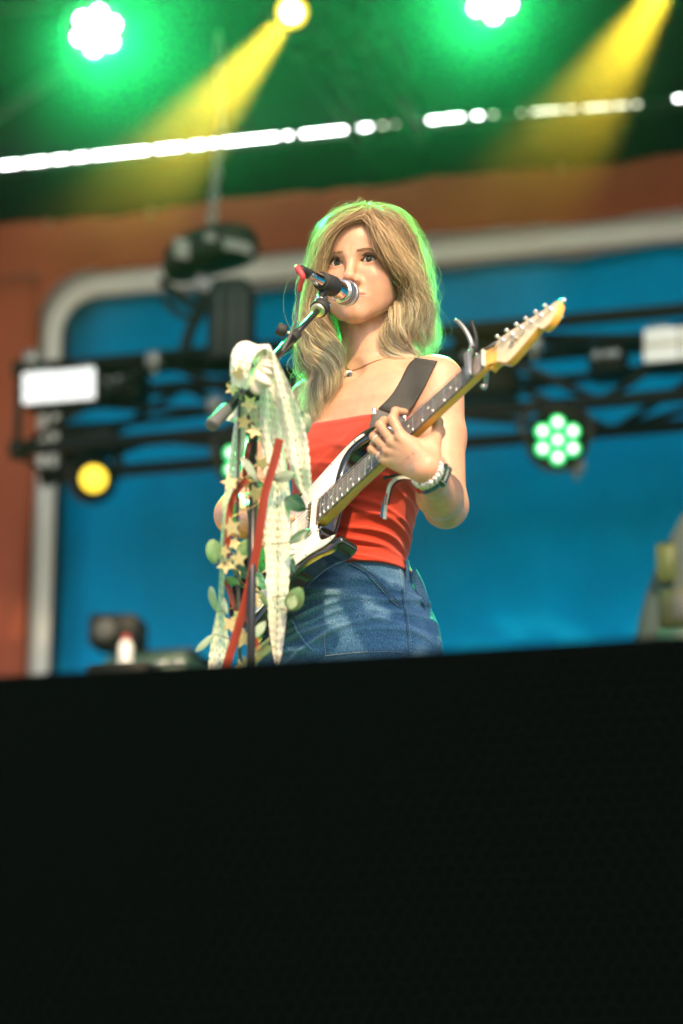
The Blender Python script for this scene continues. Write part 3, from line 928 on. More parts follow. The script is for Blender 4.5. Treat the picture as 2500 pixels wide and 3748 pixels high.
def make_strands(nlock, per, spread=1.0, stray=False):
    out = []; lockid = []
    for side in (1, -1):
        n = nlock
        ng = len(GUIDES[side])
        v = 0.12 + hr.random(n) ** 1.25 * (ng - 1.12)
        lay = hr.random(n) ** 1.3 * np.clip((v - 0.6) / 1.5, 0, 1)
        base = guide_at(side, v)
        # inner layers lie closer to the head axis
        ctr = HO + np.array([0, 0, 0.0])
        axis = base.copy(); axis[..., 0] = ctr[0]; axis[..., 1] = ctr[1] + 0.01
        k = (0.17 * lay)[:, None, None] * np.clip(T * 3.0, 0, 1)
        base = base * (1 - k) + axis * k
        ph = hr.random((n, 1, 1)) * 6.28; fr = 1.9 + 1.0 * hr.random((n, 1, 1))
        tg = nrm(np.gradient(base, axis=1)); e1 = nrm(np.cross(tg, np.array([0.25, -1.0, 0.2]))); e2 = np.cross(tg, e1)
        front_ = np.clip(v / 1.2, 0.35, 1)[:, None, None]
        amp = 0.0175 * np.where(T < 0.5, front_, 1.0) * np.clip((T - 0.25) / 0.45, 0, 1) * (0.6 + 0.8 * hr.random((n, 1, 1)))
        base = base + e1 * amp * np.sin(6.283 * fr * T + ph) + e2 * amp * 0.8 * np.cos(6.283 * fr * T + ph)
        cut = 0.66 + 0.34 * hr.random(n)
        for li in range(n):
            m = per
            r = (0.0032 + 0.0105 * np.sin(np.clip(T[0] * 1.25, 0, 1) * 3.14159) * 0.45 + 0.0022 * T[0]) * spread * (0.55 if (v[li] < 0.9 and not stray) else 1.0)
            a = hr.normal(size=(m, 1, 1)); b = hr.normal(size=(m, 1, 1))
            tw = 2.2 * T + hr.random() * 6
            ca_, sa_ = np.cos(tw), np.sin(tw)
            s = base[li][None] + (e1[li][None] * (a * ca_ - b * sa_) + e2[li][None] * (a * sa_ + b * ca_)) * r[None] * 0.75
            wob = hr.normal(size=(m, 6, 3)) * 0.0030 * (2.4 if stray else 1.0)
            wi = np.array([[np.interp(np.linspace(0, 5, NP), np.arange(6), wob[j, :, c]) for c in range(3)] for j in range(m)]).transpose(0, 2, 1)
            s = s + wi * np.clip(T * 4, 0, 1)
            if stray:
                s = s + (s - (HO + [0, 0.01, 0])) * (0.01 + 0.10 * hr.random((m, 1, 1))) * np.clip(T * 2.5, 0, 1) * np.array([1, 1, 0.35])
            # shorten by resampling each strand to its own length
            cl = np.clip(cut[li] + 0.06 * hr.normal(size=m), 0.45, 1.0)
            u = np.linspace(0, 1, NP)
            for j in range(m):
                if cl[j] < 0.995:
                    x = u * cl[j]
                    s[j] = np.stack([np.interp(x, u, s[j, :, c]) for c in range(3)], 1)
            s = s + (hr.normal(size=(m, 1, 3)) * 0.0045) * np.clip(1 - T * 6, 0, 1)
            out.append(s); lockid.append(np.full(m, li + (1000 if side > 0 else 0)))
    return np.concatenate(out), np.concatenate(lockid)
S1, id1 = make_strands(190, 36)
S2, id2 = make_strands(90, 8, 1.6, True)
# short frizz standing off the crown and sides
NF = 700
ff = nrm(hr.normal(size=(NF, 3)) * np.array([1.0, 0.9, 0.8]) + np.array([0, 0.25, 0.75]))
ff = ff[(ff[:, 2] > -0.1) & ~((ff[:, 1] < -0.45) & (ff[:, 2] < 0.8))]
rt = np.array([0, 0.010, 0.036]) + ff * np.array([0.082, 0.100, 0.092])
tw_ = nrm(hr.normal(size=(len(ff), 3))); tw_ = nrm(tw_ - ff * (tw_ * ff).sum(1, keepdims=True))
ln_f = 0.025 + 0.050 * hr.random((len(ff), 1, 1)); lift = 0.05 + 0.22 * hr.random((len(ff), 1, 1))
S3 = frH((rt[:, None] + tw_[:, None] * ln_f * T + ff[:, None] * ln_f * lift * np.sin(T * 2.4) + np.array([0, 0, -1.0]) * ln_f * 0.35 * T ** 2).reshape(-1, 3)).reshape(len(ff), NP, 3)
id3 = np.arange(len(ff)) % 40 + 9000
S2 = np.concatenate([S2, S3]); id2 = np.concatenate([id2, id3])
HS_ = np.concatenate([S1, S2]); ids = np.concatenate([id1, id2 + 5000])
# keep hair outside skin
flat = HS_.reshape(-1, 3)
for _ in range(3):
    dd = upper_sdf(flat.astype(np.float32))
    bad = dd < 0.0030
    P = flat[bad].astype(np.float32); e = 0.002
    if not len(P): break
    g = np.stack([upper_sdf(P + np.float32(e) * np.eye(3, dtype=np.float32)[i]) - upper_sdf(P - np.float32(e) * np.eye(3, dtype=np.float32)[i]) for i in range(3)], -1)
    flat[bad] += nrm(g) * np.minimum(0.0035 - dd[bad], 0.02)[:, None]
HS_ = flat.reshape(HS_.shape)
HS_[:, 1:-1] = 0.25 * HS_[:, :-2] + 0.5 * HS_[:, 1:-1] + 0.25 * HS_[:, 2:]
ns = len(HS_)
Wd = frP(HS_.reshape(-1, 3)).reshape(ns, NP, 3)
tg = nrm(np.gradient(Wd, axis=1))
outw = Wd - frP(HO + np.array([0, 0.015, 0])); outw[..., 2] = np.clip(outw[..., 2], 0, 1)
rv = nrm(nrm(outw) + 0.42 * hr.normal(size=(ns, 1, 3)))
wd = nrm(np.cross(tg, rv))
width = (0.00052 * (0.75 + 0.5 * hr.random((ns, 1, 1)))) * np.clip((1.02 - T) * 5, 0.15, 1)
width[len(S1):] *= 0.45
VA = np.stack([Wd - wd * width, Wd + wd * width], 2).reshape(-1, 3)
base_i = (np.arange(ns)[:, None] * NP + np.arange(NP - 1)[None]) * 2
FA = np.stack([base_i, base_i + 1, base_i + 3, base_i + 2], -1).reshape(-1, 4)
hm = mesh_from(VA, FA, 'hair')
tone = {}
root_c = np.array([0.38, 0.26, 0.14]); mid_c = np.array([0.66, 0.49, 0.29]); end_c = np.array([0.82, 0.67, 0.47])
lt = np.array([tone.setdefault(int(i), hr.normal() * 0.22 + (-0.42 if hr.random() < 0.33 else 0.10)) for i in ids])
tn = np.clip(1.05 + lt + 0.24 * hr.normal(size=ns), 0.35, 1.75)[:, None, None]
tt_ = T
colr = np.where(tt_ < 0.45, root_c + (mid_c - root_c) * np.clip(tt_ / 0.45, 0, 1), mid_c + (end_c - mid_c) * np.clip((tt_ - 0.45) / 0.5, 0, 1)) * tn
colr = np.repeat(np.clip(colr, 0, 0.8)[:, :, None, :], 2, 2).reshape(-1, 3)
ca = hm.color_attributes.new('strand', 'FLOAT_COLOR', 'POINT')
ca.data.foreach_set('color', np.hstack([colr, np.ones((len(colr), 1))]).astype(np.float32).ravel())
hair = part('hair', hm, 'hair', singer)
hair['kind'] = 'stuff'
# ================================================================== the electric guitar
mat('black_lacquer', (0.006, 0.008, 0.007), rough=0.10, coat=0.8, spec=0.6)
mat('pickguard_white', (0.74, 0.73, 0.68), rough=0.22, var=0.03, vscale=8)
mat('pickup_cover', (0.78, 0.76, 0.70), rough=0.3)
mat('maple', (0.72, 0.38, 0.07), rough=0.28, var=0.12, vscale=9, stretch=(1, 1, 1), coat=0.4)
mat('maple_face', (0.80, 0.65, 0.44), rough=0.25, var=0.07, vscale=14, coat=0.4)
mat('rosewood', (0.19, 0.165, 0.155), rough=0.30, var=0.45, vscale=90, bump=0.2, bscale=300)
mat('nickel', (0.78, 0.72, 0.62), rough=0.22, metal=1.0)
mat('chrome', (0.80, 0.81, 0.82), rough=0.10, metal=1.0)
mat('bone', (0.78, 0.73, 0.60), rough=0.4)
mat('pearl', (0.70, 0.70, 0.66), rough=0.25)
mat('strings', (0.55, 0.52, 0.48), rough=0.3, metal=1.0)
mat('guard_edge', (0.02, 0.02, 0.02), rough=0.3)
mat('logo', (0.10, 0.08, 0.06), rough=0.5)
guitar = thing('electric_guitar', 'black electric guitar with white pickguard and maple neck, played by the singer', 'guitar', G((0.6, 0, -0.03)))
def closed_spline(pts, n):
    p = np.asarray(pts, float); m = len(p)
    u = np.linspace(0, m, n, endpoint=False); i = u.astype(int); f = (u - i)[:, None]
    a, b, c, d = (p[(i + k) % m] for k in (-1, 0, 1, 2))
    return 0.5 * ((2 * b) + (c - a) * f + (2 * a - 5 * b + 4 * c - d) * f * f + (3 * b - a - 3 * c + d) * f ** 3)
OUT = np.array([(468, 26), (474, 40), (474, 62), (466, 84), (450, 98), (434, 103), (418, 103), (406, 107), (401, 115), (405, 124), (420, 128), (440, 124), (472, 110), (508, 100),
                (545, 101), (580, 112), (615, 130), (650, 145), (685, 146), (715, 130), (738, 98), (750, 55), (752, 5), (746, -50), (732, -102), (705, -142),
                (668, -162), (628, -160), (590, -144), (555, -126), (520, -117), (480, -119), (440, -129), (400, -136), (360, -134), (330, -124), (306, -110), (300, -98), (308, -90),
                (330, -88), (360, -96), (385, -97), (403, -86), (414, -66), (420, -46), (424, -30), (432, -27), (450, -26.5)]) / 1000.0
ol = closed_spline(OUT, 220)
BT, BB = -0.010, -0.054
gx = np.arange(0.285, 0.770, 0.001); gy = np.arange(-0.180, 0.165, 0.001)
P2 = np.stack(np.meshgrid(gx, gy, indexing='ij'), -1).reshape(-1, 2)
d2_ = np.full(len(P2), 9.0); ins_ = np.zeros(len(P2), bool)
for a, b in zip(ol, np.roll(ol, -1, 0)):
    ab = b - a; t = np.clip(((P2 - a) @ ab) / (ab @ ab), 0, 1); d2_ = np.minimum(d2_, ((P2 - a - t[:, None] * ab) ** 2).sum(1))
    c_ = ((a[1] > P2[:, 1]) != (b[1] > P2[:, 1]))
    ins_ ^= c_ & (P2[:, 0] < (b[0] - a[0]) * (P2[:, 1] - a[1]) / (b[1] - a[1] + 1e-12) + a[0])
D2 = (np.sqrt(d2_) * np.where(ins_, -1, 1)).reshape(len(gx), len(gy)).astype(np.float32)
def outline_d(x, y):
    u = np.clip((x - gx[0]) / 0.001, 0, len(gx) - 1.001); v_ = np.clip((y - gy[0]) / 0.001, 0, len(gy) - 1.001)
    i, j = u.astype(int), v_.astype(int); fu, fv = u - i, v_ - j
    return D2[i, j] * (1 - fu) * (1 - fv) + D2[i + 1, j] * fu * (1 - fv) + D2[i, j + 1] * (1 - fu) * fv + D2[i + 1, j + 1] * fu * fv
def gbody(p):
    r = 0.009
    a = outline_d(p[:, 0], p[:, 1]) + r; b = np.abs(p[:, 2] - (BT + BB) / 2) - (BT - BB) / 2 + r
    return np.minimum(np.maximum(a, b), 0) + np.sqrt(np.maximum(a, 0) ** 2 + np.maximum(b, 0) ** 2) - r
v, f = polygonize(gbody, (0.288, -0.175, -0.062), (0.765, 0.160, -0.002), 0.0024)
part('body', mesh_from(G(v), f), 'black_lacquer', guitar)
# pickguard with its dark middle ply
PG = np.array([(470, 30), (466, 44), (464, 62), (456, 80), (440, 90), (420, 97), (414, 103), (424, 109), (448, 107), (485, 96), (520, 90), (556, 92), (590, 104), (622, 120), (648, 124), (662, 112),
               (660, 90), (640, 70), (628, 44), (626, 10), (622, -30), (600, -62), (570, -86), (530, -100), (485, -107), (440, -116), (400, -122), (362, -120), (344, -112), (346, -104), (370, -108),
               (395, -105), (412, -90), (421, -66), (426, -44), (430, -34), (450, -32)]) / 1000.0
pg = closed_spline(PG, 170)
mb = MB(); mb.prism([G((a, b, BT)) for a, b in pg], GR[:, 2] * 0.0012, 0.0003, 1)
guard = part('pickguard', mb, 'guard_edge', guitar)
cen = pg.mean(0); 
tt = nrm(np.roll(pg, -1, 0) - np.roll(pg, 1, 0)); nn = np.stack([tt[:, 1], -tt[:, 0]], 1)
if (np.cross(np.roll(pg, -1, 0) - pg, nn)).mean() > 0: nn = -nn
mb = MB(); mb.prism([G((a, b, BT + 0.0012)) for a, b in (pg - nn * 0.0014 if ((pg - nn * 0.0014 - cen) ** 2).sum() < ((pg - cen) ** 2).sum() else pg + nn * 0.0014)], GR[:, 2] * 0.0013, 0.0004, 1)
part('top_ply', mb, 'pickguard_white', guard)
for a, b in ((0.468, 0.048), (0.425, 0.103), (0.50, 0.086), (0.56, 0.088), (0.61, 0.112), (0.37, -0.113), (0.44, -0.110), (0.52, -0.098), (0.60, -0.055)):
    mb = MB(); mb.lathe([(0.0030, 0), (0.0030, 0.0008), (0.0018, 0.0016), (0, 0.0017)], G((a, b, BT + 0.0025)), GR[:, 2], 10)
    part('screw', mb, 'nickel', guitar)
def gbox(c, hs, ht, hh, bev=0.001, rot=0.0):
    mb = MB(); ca, sa = math.cos(rot), math.sin(rot)
    mb.box(G(c), (GR[:, 0] * ca + GR[:, 1] * sa) * hs, (-GR[:, 0] * sa + GR[:, 1] * ca) * ht, GR[:, 2] * hh, bev)
    return mb
for s0, rot in ((0.490, 0), (0.545, 0), (0.604, 0.16)):
    pk = part('pickup', gbox((s0, 0, -0.004), 0.0088, 0.0415, 0.0042, 0.003, rot), 'pickup_cover', guitar)
    for k in range(6):
        t = -0.026 + 0.0104 * k
        mb = MB(); mb.lathe([(0.0024, 0), (0.0024, 0.0012), (0, 0.0014)], G((s0 - t * rot, t, 0.0002)), GR[:, 2], 8)
        part('pole_piece', mb, 'nickel', pk)
    for t in (-0.037, 0.037):
        mb = MB(); mb.lathe([(0.0022, 0), (0.0016, 0.0012), (0, 0.0013)], G((s0 - t * rot, t, 0.0002)), GR[:, 2], 8)
        part('screw', mb, 'nickel', pk)
for a, b in ((0.570, 0.072), (0.602, 0.092), (0.634, 0.104)):
    mb = MB(); mb.lathe([(0.0125, 0), (0.0125, 0.005), (0.010, 0.006), (0.0092, 0.016), (0.008, 0.0175), (0, 0.0178)], G((a, b, BT + 0.0026)), GR[:, 2], 24)
    part('knob', mb, 'pickup_cover', guitar)
mb = MB(); mb.tube([G((0.545, 0.080, BT)), G((0.541, 0.080, 0.006))], [0.002, 0.0035], 8); part('switch', mb, 'pickup_cover', guitar)
# bridge
br = part('bridge', gbox((0.660, 0, BT + 0.002), 0.016, 0.041, 0.002, 0.001), 'chrome', guitar)
for k in range(6):
    part('saddle', gbox((0.651, -0.0262 + 0.0105 * k, -0.003), 0.009, 0.0046, 0.0028, 0.001), 'chrome', br)
mb = MB(); mb.tube(spline([G((0.655, 0.036, -0.004)), G((0.645, 0.046, 0.012)), G((0.600, 0.070, 0.018)), G((0.530, 0.085, 0.016))], 16), 0.0027, 8); part('tremolo_arm', mb, 'chrome', br)
mb = MB(); mb.lathe([(0.0035, 0), (0.0045, 0.002), (0.0045, 0.022), (0, 0.024)], G((0.530, 0.085, 0.016)), G((0.530, 0.085, 0.016)) - G((0.60, 0.07, 0.018)), 10); part('arm_tip', mb, 'pickup_cover', br)
# neck
def hw(s): return 0.021 + 0.007 * s / 0.455
mb = MB(); rows = []
for s0 in np.linspace(-0.006, 0.474, 30):
    w = hw(max(s0, 0)); dep = 0.0168 + 0.003 * max(s0, 0) / 0.455
    flat = np.clip((s0 - 0.36) / 0.07, 0, 1)
    if flat > 0: dep = dep * (1 - flat) + 0.0205 * flat
    row = []
    for a in np.linspace(0, math.pi, 15):
        e = 0.58 * (1 - flat) + 0.22 * flat
        x = math.copysign(abs(math.cos(a)) ** e, math.cos(a)); y = math.sin(a) ** e
        row.append(G((s0, w * x, -0.0052 - dep * y)))
    rows.append(row)
mb.sheet(rows)
n = 15
mb.f.append(tuple(range(n))); mb.f.append(tuple(29 * n + k for k in range(n)))
neck = part('neck', mb, 'maple', guitar)
mb = MB(); rows = []
for s0 in np.linspace(0.0, 0.466, 12):
    w = hw(s0); row = [G((s0, -w, -0.0056)), G((s0, -w, -0.0010))]
    row += [G((s0, w * x, -0.0003 - 0.0012 * x * x)) for x in np.linspace(-0.97, 0.97, 7)]
    row += [G((s0, w, -0.0010)), G((s0, w, -0.0056))]
    rows.append(row)
mb.sheet(rows); k = 11
mb.f.append(tuple(range(k))); mb.f.append(tuple(11 * k + i for i in range(k)))
fb = part('fretboard', mb, 'rosewood', neck)
FRET = lambda n_: 0.6477 * (1 - 2 ** (-n_ / 12))
for i in range(1, 22):
    s0 = FRET(i); w = hw(s0) - 0.0003
    mb = MB(); mb.tube([G((s0, w * x, 0.0001 - 0.0012 * x * x)) for x in np.linspace(-1, 1, 7)], 0.0013, 6, up=GR[:, 2])
    part('fret', mb, 'nickel', neck)
for i in (3, 5, 7, 9, 12, 15, 17, 19, 21):
    s0 = (FRET(i) + FRET(i - 1)) / 2
    for t in ((0,) if i != 12 else (-0.012, 0.012)):
        mb = MB(); mb.lathe([(0.0033, 0), (0.0033, 0.0004), (0, 0.00042)], G((s0, t, -0.0003)), GR[:, 2], 14)
        part('dot_inlay', mb, 'pearl', neck)
mb = gbox((-0.002, 0, -0.001), 0.0019, 0.0212, 0.0042, 0.0008); part('nut', mb, 'bone', neck)
# headstock
HS = np.array([(-3, 21), (-14, 21.5), (-26, 24), (-36, 35), (-47, 46), (-58, 49), (-80, 45), (-110, 37), (-127, 31), (-134, 33), (-139, 42), (-148, 47), (-160, 46), (-172, 38), (-181, 24),
               (-183, 12), (-177, 5), (-166, 3), (-140, -4), (-100, -16), (-60, -27.5), (-34, -34), (-24, -31), (-14, -23), (-3, -21)]) / 1000.0
hsl = closed_spline(HS, 110)
mb = MB(); mb.prism([G((a, b, -0.0262)) for a, b in hsl], GR[:, 2] * 0.0142, 0.0012, 2)
hs = part('headstock', mb, 'maple', neck)
face = closed_spline(HS * 1.0, 110); hc2 = face.mean(0)
mb = MB(); mb.prism([G((hc2[0] + (a - hc2[0]) * 0.985, hc2[1] + (b - hc2[1]) * 0.975, -0.0121)) for a, b in face if a < -0.022], GR[:, 2] * 0.0004)
part('face', mb, 'maple_face', hs, False)
rows = [[G((-0.003 - 0.022 * u, t, -0.0052 - 0.0070 * (u * u * (3 - 2 * u)))) for t in np.linspace(-0.0205, 0.0205, 5)] for u in np.linspace(0, 1, 8)]
mb = MB(); mb.sheet(rows, 0.0006); part('nut_slope', mb, 'maple', hs)
mb = MB()
for path in ([(-0.052, 0.022), (-0.062, 0.005), (-0.066, 0.016), (-0.058, 0.020), (-0.073, 0.010), (-0.078, 0.016), (-0.083, 0.007), (-0.088, 0.013), (-0.096, 0.004)], [(-0.060, 0.024), (-0.085, 0.017), (-0.098, 0.012)]):
    mb.tube([G((a, b, -0.0114)) for a, b in spline(path, 30)], 0.0005, 4)
part('script_logo', mb, 'logo', hs)
posts = []
for k in range(6):
    s0 = -0.042 - 0.0245 * k; t0 = -0.0185 + 0.0068 * k
    posts.append((s0, t0))
    mb = MB(); mb.lathe([(0.0048, 0), (0.0048, 0.0015), (0.0030, 0.002), (0.0030, 0.012), (0.0036, 0.013), (0.0034, 0.0165), (0, 0.017)], G((s0, t0, -0.0117)), GR[:, 2], 12)
    tn = part('tuner', mb, 'chrome', neck)
    d = nrm(np.array([-0.25, -1.0, 0]))
    mb = MB(); mb.tube([G((s0, t0, -0.031)), G((s0 + d[0] * 0.024, t0 + d[1] * 0.024, -0.031))], 0.0022, 8)
    mb.box(G((s0, t0, -0.0302)), GR[:, 0] * 0.008, GR[:, 1] * 0.011, GR[:, 2] * 0.004, 0.002)
    part('gear_case', mb, 'chrome', tn)
    mb = MB(); c = G((s0 + d[0] * 0.031, t0 + d[1] * 0.031, -0.031)); sphere(mb, (0, 0, 0), 1, 14, 10)
    mb.v = [tuple(c + GR[:, 0] * v_[0] * 0.0085 + GR[:, 1] * v_[1] * 0.0062 + GR[:, 2] * v_[2] * 0.0052) for v_ in mb.v]
    part('tuner_button', mb, 'chrome', tn)
mb = MB()
mb.lathe([(0.0026, 0), (0.0026, 0.005), (0.0052, 0.006), (0.0052, 0.008), (0, 0.0085)], G((-0.075, 0.010, -0.0117)), GR[:, 2], 10); part('string_tree', mb, 'nickel', hs)
for k in range(6):
    t1, t2 = -0.0175 + 0.0070 * k, -0.0262 + 0.0105 * k
    r = (0.00058, 0.00050, 0.00044, 0.00036, 0.00032, 0.00030)[k]
    s0, t0 = posts[k]
    mb = MB(); mb.tube([G((s0, t0 + 0.003, -0.0040)), G((-0.002, t1, 0.0034)), G((0.30, t1 + (t2 - t1) * 0.46, 0.0040)), G((0.648, t2, 0.0012))], r, 5)
    part('string', mb, 'strings', guitar)
for a, b, d in ((0.305, -0.098, -GR[:, 0] * 0.8 - GR[:, 1] * 0.3), (0.751, 0.0, GR[:, 0])):
    mb = MB(); mb.lathe([(0.005, 0), (0.005, 0.006), (0.008, 0.008), (0.008, 0.011), (0.003, 0.0125), (0, 0.0125)], G((a, b, -0.032)), d, 16)
    part('strap_button', mb, 'chrome', guitar)

# ---- capo clamped before the first fret
mat('capo_metal', (0.30, 0.32, 0.34), rough=0.35, metal=0.6)
mat('capo_rubber', (0.012, 0.012, 0.013), rough=0.6)
capo = thing('capo', 'grey metal spring capo clamped on the neck next to the headstock', 'capo', G((0.022, 0, 0)))
sc_ = 0.026
mb = MB(); mb.prism([G((sc_ + a, b, c)) for a, b, c in ((-0.006, 0.030, 0.005), (-0.006, -0.027, 0.006), (-0.006, -0.034, 0.010), (-0.006, -0.028, 0.016), (-0.006, 0.020, 0.0125), (-0.006, 0.031, 0.009))], GR[:, 0] * 0.012, 0.0015, 2)
part('top_bar', mb, 'capo_metal', capo)
mb = MB(); mb.box(G((sc_, 0.0, 0.0032)), GR[:, 0] * 0.0045, GR[:, 1] * 0.027, GR[:, 2] * 0.0016, 0.001); part('rubber_pad', mb, 'capo_rubber', capo)
mb = MB(); mb.tube(spline([G((sc_, -0.026, 0.010)), G((sc_, -0.040, 0.004)), G((sc_ - 0.002, -0.060, 0.004)), G((sc_ - 0.004, -0.080, 0.018)), G((sc_ - 0.004, -0.092, 0.034)), G((sc_ - 0.003, -0.094, 0.044))], 24), np.interp(np.linspace(0, 1, 24), [0, .4, 1], [0.0075, 0.0065, 0.0042]), 8, flat=0.7)
part('lever', mb, 'capo_metal', capo)
mb = MB(); mb.tube(spline([G((sc_, -0.036, 0.000)), G((sc_, -0.048, -0.006)), G((sc_ - 0.002, -0.085, -0.006)), G((sc_ - 0.004, -0.118, 0.006))], 20), np.interp(np.linspace(0, 1, 20), [0, .5, 1], [0.006, 0.0058, 0.0045]), 8, flat=0.7)
part('rear_lever', mb, 'capo_rubber', capo)
mb = MB(); mb.tube(spline([G((sc_, -0.040, -0.004)), G((sc_, -0.034, -0.022)), G((sc_, -0.010, -0.031)), G((sc_, 0.020, -0.030)), G((sc_ - 0.002, 0.036, -0.026)), G((sc_ - 0.004, 0.040, -0.018))], 24), 0.0045, 8)
part('rear_jaw', mb, 'capo_metal', capo)
mb = MB(); mb.lathe([(0.0065, -0.006), (0.0065, 0.006)], G((sc_, -0.044, 0.001)), GR[:, 0], 14); part('hinge', mb, 'capo_rubber', capo)

# ---- strap over her left shoulder
mat('webbing', (0.040, 0.039, 0.036), rough=0.75, bump=0.6, bscale=700, var=0.25, vscale=420)
mat('leather', (0.050, 0.047, 0.043), rough=0.5, bump=0.2, bscale=300)
strap = thing('guitar_strap', 'wide dark webbing guitar strap with leather end over her left shoulder', 'strap', G((0.31, -0.1, -0.03)))
def strap_row(a, b, off, f=None, n=9):
    """points across the strap between two pixels, lying on her body"""
    o = []
    for u in np.linspace(0, 1, n):
        px, py = a[0] + (b[0] - a[0]) * u, a[1] + (b[1] - a[1]) * u
        q = march(f or clothed_sdf, px, py); k = 0
        while q is None and k < 12:                      # just outside the outline: slide down on to the shoulder
            k += 1; q = march(f or clothed_sdf, px - 1.5 * k, py + 3 * k)
        if k: q = toP(CO + ray(px, py) * (CB.T @ (frP(q) - CO))[2])
        o.append(frP(q - (ray(px, py) @ PR) * off))
    return o
def clothed_sdf(p): return np.minimum(torso_arms_sdf(p), top_sdf(p))
rows = []
for l, r_px in (((1527, 1311), (1600, 1322)), ((1508, 1322), (1591, 1340)), ((1490, 1345), (1578, 1366)), ((1462, 1400), (1548, 1425)), ((1430, 1450), (1517, 1478)), ((1384, 1497), (1480, 1524))):
    rows.append(strap_row(l, r_px, 0.006))
front = np.array(rows)
hang = G((0.318, -0.104, -0.020))
# over the shoulder and down her back to the lower button
tops = front[0]; mid = tops.mean(0)
backp = [frP(np.array(p)) for p in ((0.130, 0.050, 1.405), (0.105, 0.105, 1.33), (0.02, 0.118, 1.20), (-0.10, 0.100, 1.08), (-0.17, 0.03, 1.02))] + [G((0.760, 0.0, -0.032))]
wv = nrm(tops[-1] - tops[0]) * np.linalg.norm(tops[-1] - tops[0])
rows2 = []
path = spline([mid] + backp, 36)
tg = nrm(np.gradient(path, axis=0))
for i in range(36):
    w = wv if i == 0 else nrm(wv * (1 - i / 60) + np.array([0, 0, 0.02 * i / 36])) 
    w = w - tg[i] * (w @ tg[i]); w = nrm(w) * 0.026 * (1 if i < 30 else (36 - i) / 6 * 0.7 + 0.3)
    rows2.append([path[i] + w * (u * 2 - 1) for u in np.linspace(0, 1, 9)])
grid = np.array(list(reversed(rows2[2:])) + list(front))
mb = MB(); mb.sheet(np.array([spline(grid[:, j], 90) for j in range(9)]).transpose(1, 0, 2), 0.0022)
part('webbing', mb, 'webbing', strap)
le = [(1372, 1505), (1395, 1502), (1440, 1518), (1482, 1530), (1470, 1556), (1440, 1580), (1400, 1600), (1362, 1598), (1350, 1580), (1352, 1555)]
le_z = np.interp([p[1] for p in le], [1500, 1600], [(CB.T @ (front[-1].mean(0) - CO))[2] - 0.006, (CB.T @ (hang - CO))[2] - 0.006])
lp = closed_spline([W(a, b, z) for (a, b), z in zip(le, le_z)], 50)
mb = MB(); mb.prism(lp, ray(1420, 1550) * 0.003, 0.001, 2); part('leather_end', mb, 'leather', strap)
st = spline([W(a, b, z - 0.003) for (a, b), z in zip([(1378, 1527), (1425, 1541), (1468, 1552)], (le_z.max(), le_z.max() - 0.004, le_z.max() - 0.008))], 24)
mb = MB()
for i in range(0, 23, 2): mb.tube(st[i:i + 2], 0.0006, 4)
part('stitching', mb, 'capo_rubber', strap)
for a, b in ((1370, 1508), (1480, 1534)):
    mb = MB(); c = W(a, b, le_z.max() - 0.005); mb.box(c, ray(a + 3000, b - 1200) * 0.0 + np.array([0.004, 0, 0]), np.array([0, 0.003, 0]), np.array([0, 0, 0.008]), 0.001); part('buckle', mb, 'nickel', strap)
# ================================================================== microphone, stand, cable
mat('black_paint', (0.012, 0.012, 0.013), rough=0.32, var=0.1, vscale=60)
mat('black_rubber', (0.018, 0.018, 0.018), rough=0.65, bump=0.2, bscale=400)
mat('mic_nickel', (0.62, 0.60, 0.56), rough=0.16, metal=1.0)
mat('mesh_steel', (0.70, 0.70, 0.70), rough=0.25, metal=1.0)
mat('mesh_core', (0.02, 0.02, 0.022), rough=0.9)
mat('red_boot', (0.62, 0.055, 0.065), rough=0.5)
mat('grey_cable', (0.075, 0.072, 0.072), rough=0.45)
mat('red_print', (0.55, 0.03, 0.03), rough=0.5)
mat('brass', (0.70, 0.65, 0.42), rough=0.3, metal=0.9)
def text_mesh(body, size, thick, o, x, y, nrm_):
    """flat lettering as a mesh at o with baseline along x and up along y"""
    cu = bpy.data.curves.new('t', 'FONT'); cu.body = body; cu.size = 1.0; cu.align_x = 'CENTER'; cu.align_y = 'CENTER'; cu.extrude = 0.0
    cu.resolution_u = 3
    ob = bpy.data.objects.new('t', cu); COL.objects.link(ob)
    dg = bpy.context.evaluated_depsgraph_get()
    me = bpy.data.meshes.new_from_object(ob.evaluated_get(dg))
    bpy.data.objects.remove(ob); bpy.data.curves.remove(cu)
    x, y, nn_ = nrm(x), nrm(y), nrm(nrm_)
    n = len(me.vertices); co = np.empty(n * 3, np.float32); me.vertices.foreach_get('co', co); co = co.reshape(-1, 3)
    w = np.asarray(o) + co[:, :1] * size * x + co[:, 1:2] * size * y
    me.vertices.foreach_set('co', w.astype(np.float32).ravel()); me.update()
    return me
MB0 = W(1267, 1074, 4.512); MT = W(1124, 1001, 4.365)
max_ = nrm(MB0 - MT)                              # points from the plug to the grille
mic = thing('microphone', 'silver vocal microphone with round mesh grille at the singer\'s mouth', 'microphone', MB0)
mb = MB(); mb.lathe([(0.0, 0.023), (0.009, 0.0215), (0.016, 0.0170), (0.0205, 0.0105), (0.0228, 0.003), (0.0228, -0.002), (0.021, -0.010), (0.018, -0.018)][::-1], MB0, max_, 40)
core = part('grille_core', mb, 'mesh_core', mic)
